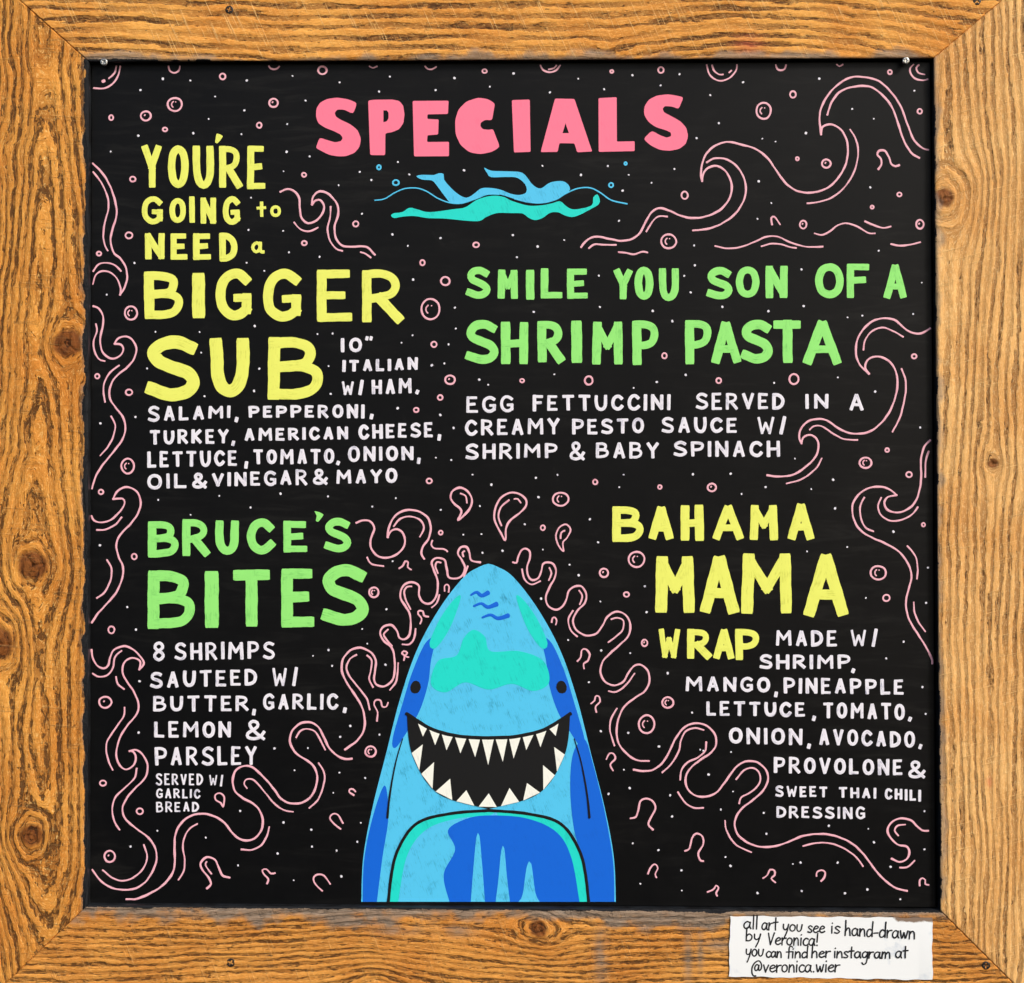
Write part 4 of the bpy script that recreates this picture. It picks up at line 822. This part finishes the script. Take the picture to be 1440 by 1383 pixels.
# ------------------------------------------------------------ the paper note on the bottom plank
note = thing('paper_note', 'small smudged white paper note with black handwriting stuck on the bottom plank under the board', 'note', P(1168, 1378, FD))
def paper_mat():
    t = NT('note_paper'); oc = t.n('ShaderNodeTexCoord').outputs['Object']
    a = t.noise(oc, 22, 4, .6, .5); b = t.noise(oc, 60, 4, .7)
    c = t.mix(t.ramp(a, .55, .75), sRGB(234, 238, 240), sRGB(190, 202, 216))
    s3 = t.n('ShaderNodeSeparateXYZ'); t.l(oc, s3.inputs[0])
    # brown worn patch along the upper right edge
    ex = t.math('ADD', t.ramp(s3.outputs[2], P(0, 1307, FD)[2], P(0, 1289, FD)[2]), 0.0)
    er = t.ramp(s3.outputs[0], P(1225, 0, FD)[0], P(1275, 0, FD)[0])
    m = t.ramp(t.math('ADD', t.math('MULTIPLY', t.math('MULTIPLY', ex, er), .7), t.math('MULTIPLY', b, .6)), .66, .82)
    c = t.mix(m, c, sRGB(128, 108, 92))
    t.put(t.b.inputs['Base Color'], c); t.b.inputs['Roughness'].default_value = .6
    t.bump(b, .0002, .5); return t.m
nx, ny = 60, 18; v = []; f = []
ND = FD+.0014
for layer in (0, 1):
    for j in range(ny+1):
        for i in range(nx+1):
            u, w = i/nx, j/ny
            x = (1027-2*w)*(1-u)+(1311+.3*w)*u + (.5*math.sin(w*9)+.4*math.sin(w*23) if i in (0, nx) else 0)
            y = (1288.5*(1-u)+1291*u)*(1-w)+(1373.5*(1-u)+1378.5*u)*w + (.5*math.sin(u*31)+.4*math.sin(u*67) if j in (0, ny) else 0)
            cu = .0005*math.sin(u*7+1)*math.sin(w*3)+.0016*max(0, u-.93)/.07*w
            p = P(x, y, ND+cu-(.0003 if layer else 0)); v.append(p)
nn = (nx+1)*(ny+1)
for j in range(ny):
    for i in range(nx):
        a = j*(nx+1)+i; f.append((a, a+nx+1, a+nx+2, a+1)); f.append((nn+a, nn+a+1, nn+a+nx+2, nn+a+nx+1))
for i in range(nx): f.append((i, i+1, nn+i+1, nn+i)); a = ny*(nx+1)+i; f.append((a, nn+a, nn+a+1, a+1))
for j in range(ny): a = j*(nx+1); f.append((a, nn+a, nn+a+nx+1, a+nx+1)); a += nx; f.append((a, a+nx+1, nn+a+nx+1, nn+a))
mesh_obj('paper', v, f, paper_mat(), note, smooth=False)
# small handwriting: y up, 0 baseline, 1 x-height
LC = {
 'a': (1, [[(.85,.8),(.5,1),(.1,.7),(.08,.25),(.4,0),(.75,.3),(.88,.85)], [(.88,.9),(.85,.3),(1,.0)]]),
 'b': (.9, [[(.1,1.9),(.08,.9),(.1,0)], [(.1,.6),(.45,1),(.85,.65),(.7,.1),(.3,0),(.1,.2)]]),
 'c': (.8, [[(.85,.85),(.5,1),(.1,.6),(.2,.1),(.6,0),(.9,.2)]]),
 'd': (.95, [[(.85,.8),(.45,1),(.1,.6),(.15,.1),(.5,0),(.85,.4)], [(.9,2),(.88,1),(.9,0)]]),
 'e': (.85, [[(.1,.5),(.6,.6),(.85,.8),(.55,1),(.15,.7),(.12,.25),(.45,0),(.9,.2)]]),
 'f': (.6, [[(.8,1.75),(.5,1.95),(.3,1.6),(.3,.6),(.28,-.1)], [(-.1,.95),(.75,1.0)]]),
 'g': (.9, [[(.85,.8),(.5,1),(.12,.7),(.15,.2),(.5,.05),(.82,.5)], [(.88,.95),(.85,-.1),(.7,-.8),(.3,-1.0),(.1,-.75)]]),
 'h': (.9, [[(.1,2),(.1,1),(.08,0)], [(.1,.5),(.45,1),(.75,.8),(.85,0)]]),
 'i': (.3, [[(.15,1),(.15,0)], [(.15,1.45),(.18,1.5)]]),
 'l': (.3, [[(.15,1.9),(.15,0)]]),
 'm': (1.4, [[(.1,1),(.08,0)], [(.1,.55),(.35,1),(.6,.8),(.62,0)], [(.62,.55),(.95,1),(1.2,.75),(1.3,0)]]),
 'n': (.9, [[(.1,1),(.08,0)], [(.1,.5),(.45,1),(.75,.8),(.85,0)]]),
 'o': (.9, [[(.45,1),(.1,.75),(.1,.25),(.45,0),(.8,.25),(.82,.75),(.45,1)]]),
 'r': (.7, [[(.1,1),(.1,0)], [(.1,.5),(.35,.9),(.75,.95)]]),
 's': (.7, [[(.7,.85),(.4,1),(.12,.8),(.4,.5),(.7,.25),(.45,0),(.05,.1)]]),
 't': (.7, [[(.35,1.7),(.35,.6),(.4,0)], [(0,1.05),(.75,1.1)]]),
 'u': (.9, [[(.1,1),(.1,.3),(.4,0),(.75,.25),(.85,1)]]),
 'w': (1.2, [[(.05,1),(.3,0),(.6,.75)], [(.6,.75),(.85,0),(1.15,1)]]),
 'v': (.8, [[(.05,1),(.4,0)], [(.4,0),(.8,1)]]),
 'y': (.9, [[(.1,1),(.15,.4),(.45,.2),(.8,.5)], [(.9,1),(.7,0),(.35,-.9)]]),
 'V': (1, [[(.05,1.6),(.45,0)], [(.45,0),(1,1.65)]]),
 '-': (.7, [[(.05,.5),(.65,.52)]]), '.': (.35, [[(.15,.02),(.2,.05)]]), '!': (.4, [[(.2,1.7),(.18,.5)], [(.18,.05),(.2,0)]]),
 '@': (1.6, [[(1.05,.95),(.75,1.1),(.5,.7),(.6,.25),(.95,.35),(1.1,.95)], [(1.1,1.0),(1.12,.3),(1.4,.4),(1.5,1.0),(1.1,1.6),(.5,1.4),(.1,.7),(.1,-.1),(.4,-.5),(.7,-.5)]]),
}
NOTE = [
 [('all',20,92,1107,1109,36),('art',112,192,1113,1115,36),('you',218,318,1120,1122,34),('see',345,430,1127,1129,34),('is',462,508,1130,1131,34),('hand-drawn',533,888,1142,1160,38)],
 [('by',30,105,1168,1170,34),('Veronica!',143,400,1188,1194,36)],
 [('you',30,120,1245,1247,34),('can',134,212,1252,1254,30),('find',240,345,1254,1256,30),('her',365,458,1254,1254,32),('instagram',478,765,1255,1258,32),('at',790,850,1255,1255,34)],
 [('@veronica.wier',60,505,1328,1326,36)],
]
for line_ in NOTE:
    pb = Paint(d=ND+.0016, lift=.00001)
    for (txt, x0, x1, b0, b1, xh) in line_:
        tot = sum(LC[c][0] for c in txt)+.16*(len(txt)-1); k = (x1-x0)/tot; x = x0
        for c in txt:
            bb = b0+(b1-b0)*(x-x0)/(x1-x0)
            for st in LC[c][1]:
                q = [tp('D3', x+px*k+rng.uniform(-.6, .6)+py*2, bb-py*xh+rng.uniform(-.6, .6)) for px, py in st]
                if st[0] == st[-1]: q[-1] = q[0]
                pb.stroke(q, 2.1, len(q) > 2, cap=.9, round_=.5, jit=.1, step=1.3)
            x += (LC[c][0]+.16)*k
    # lie down on the gently waving sheet
    for i, (vx, vy, vz) in enumerate(pb.v):
        kk = (DIST-(-vy))/DIST/1000; px = vx/kk+720; py = 691.5-vz/kk
        u = (px-1026)/285; w = (py-1289)/86; u = min(max(u, 0), 1); w = min(max(w, 0), 1)
        cu = .0005*math.sin(u*7+1)*math.sin(w*3)+.0016*max(0, u-.93)/.07*w
        pb.v[i] = (vx, vy+.0016-cu-.00025, vz)
    pb.build('handwriting', M['ink'], note)
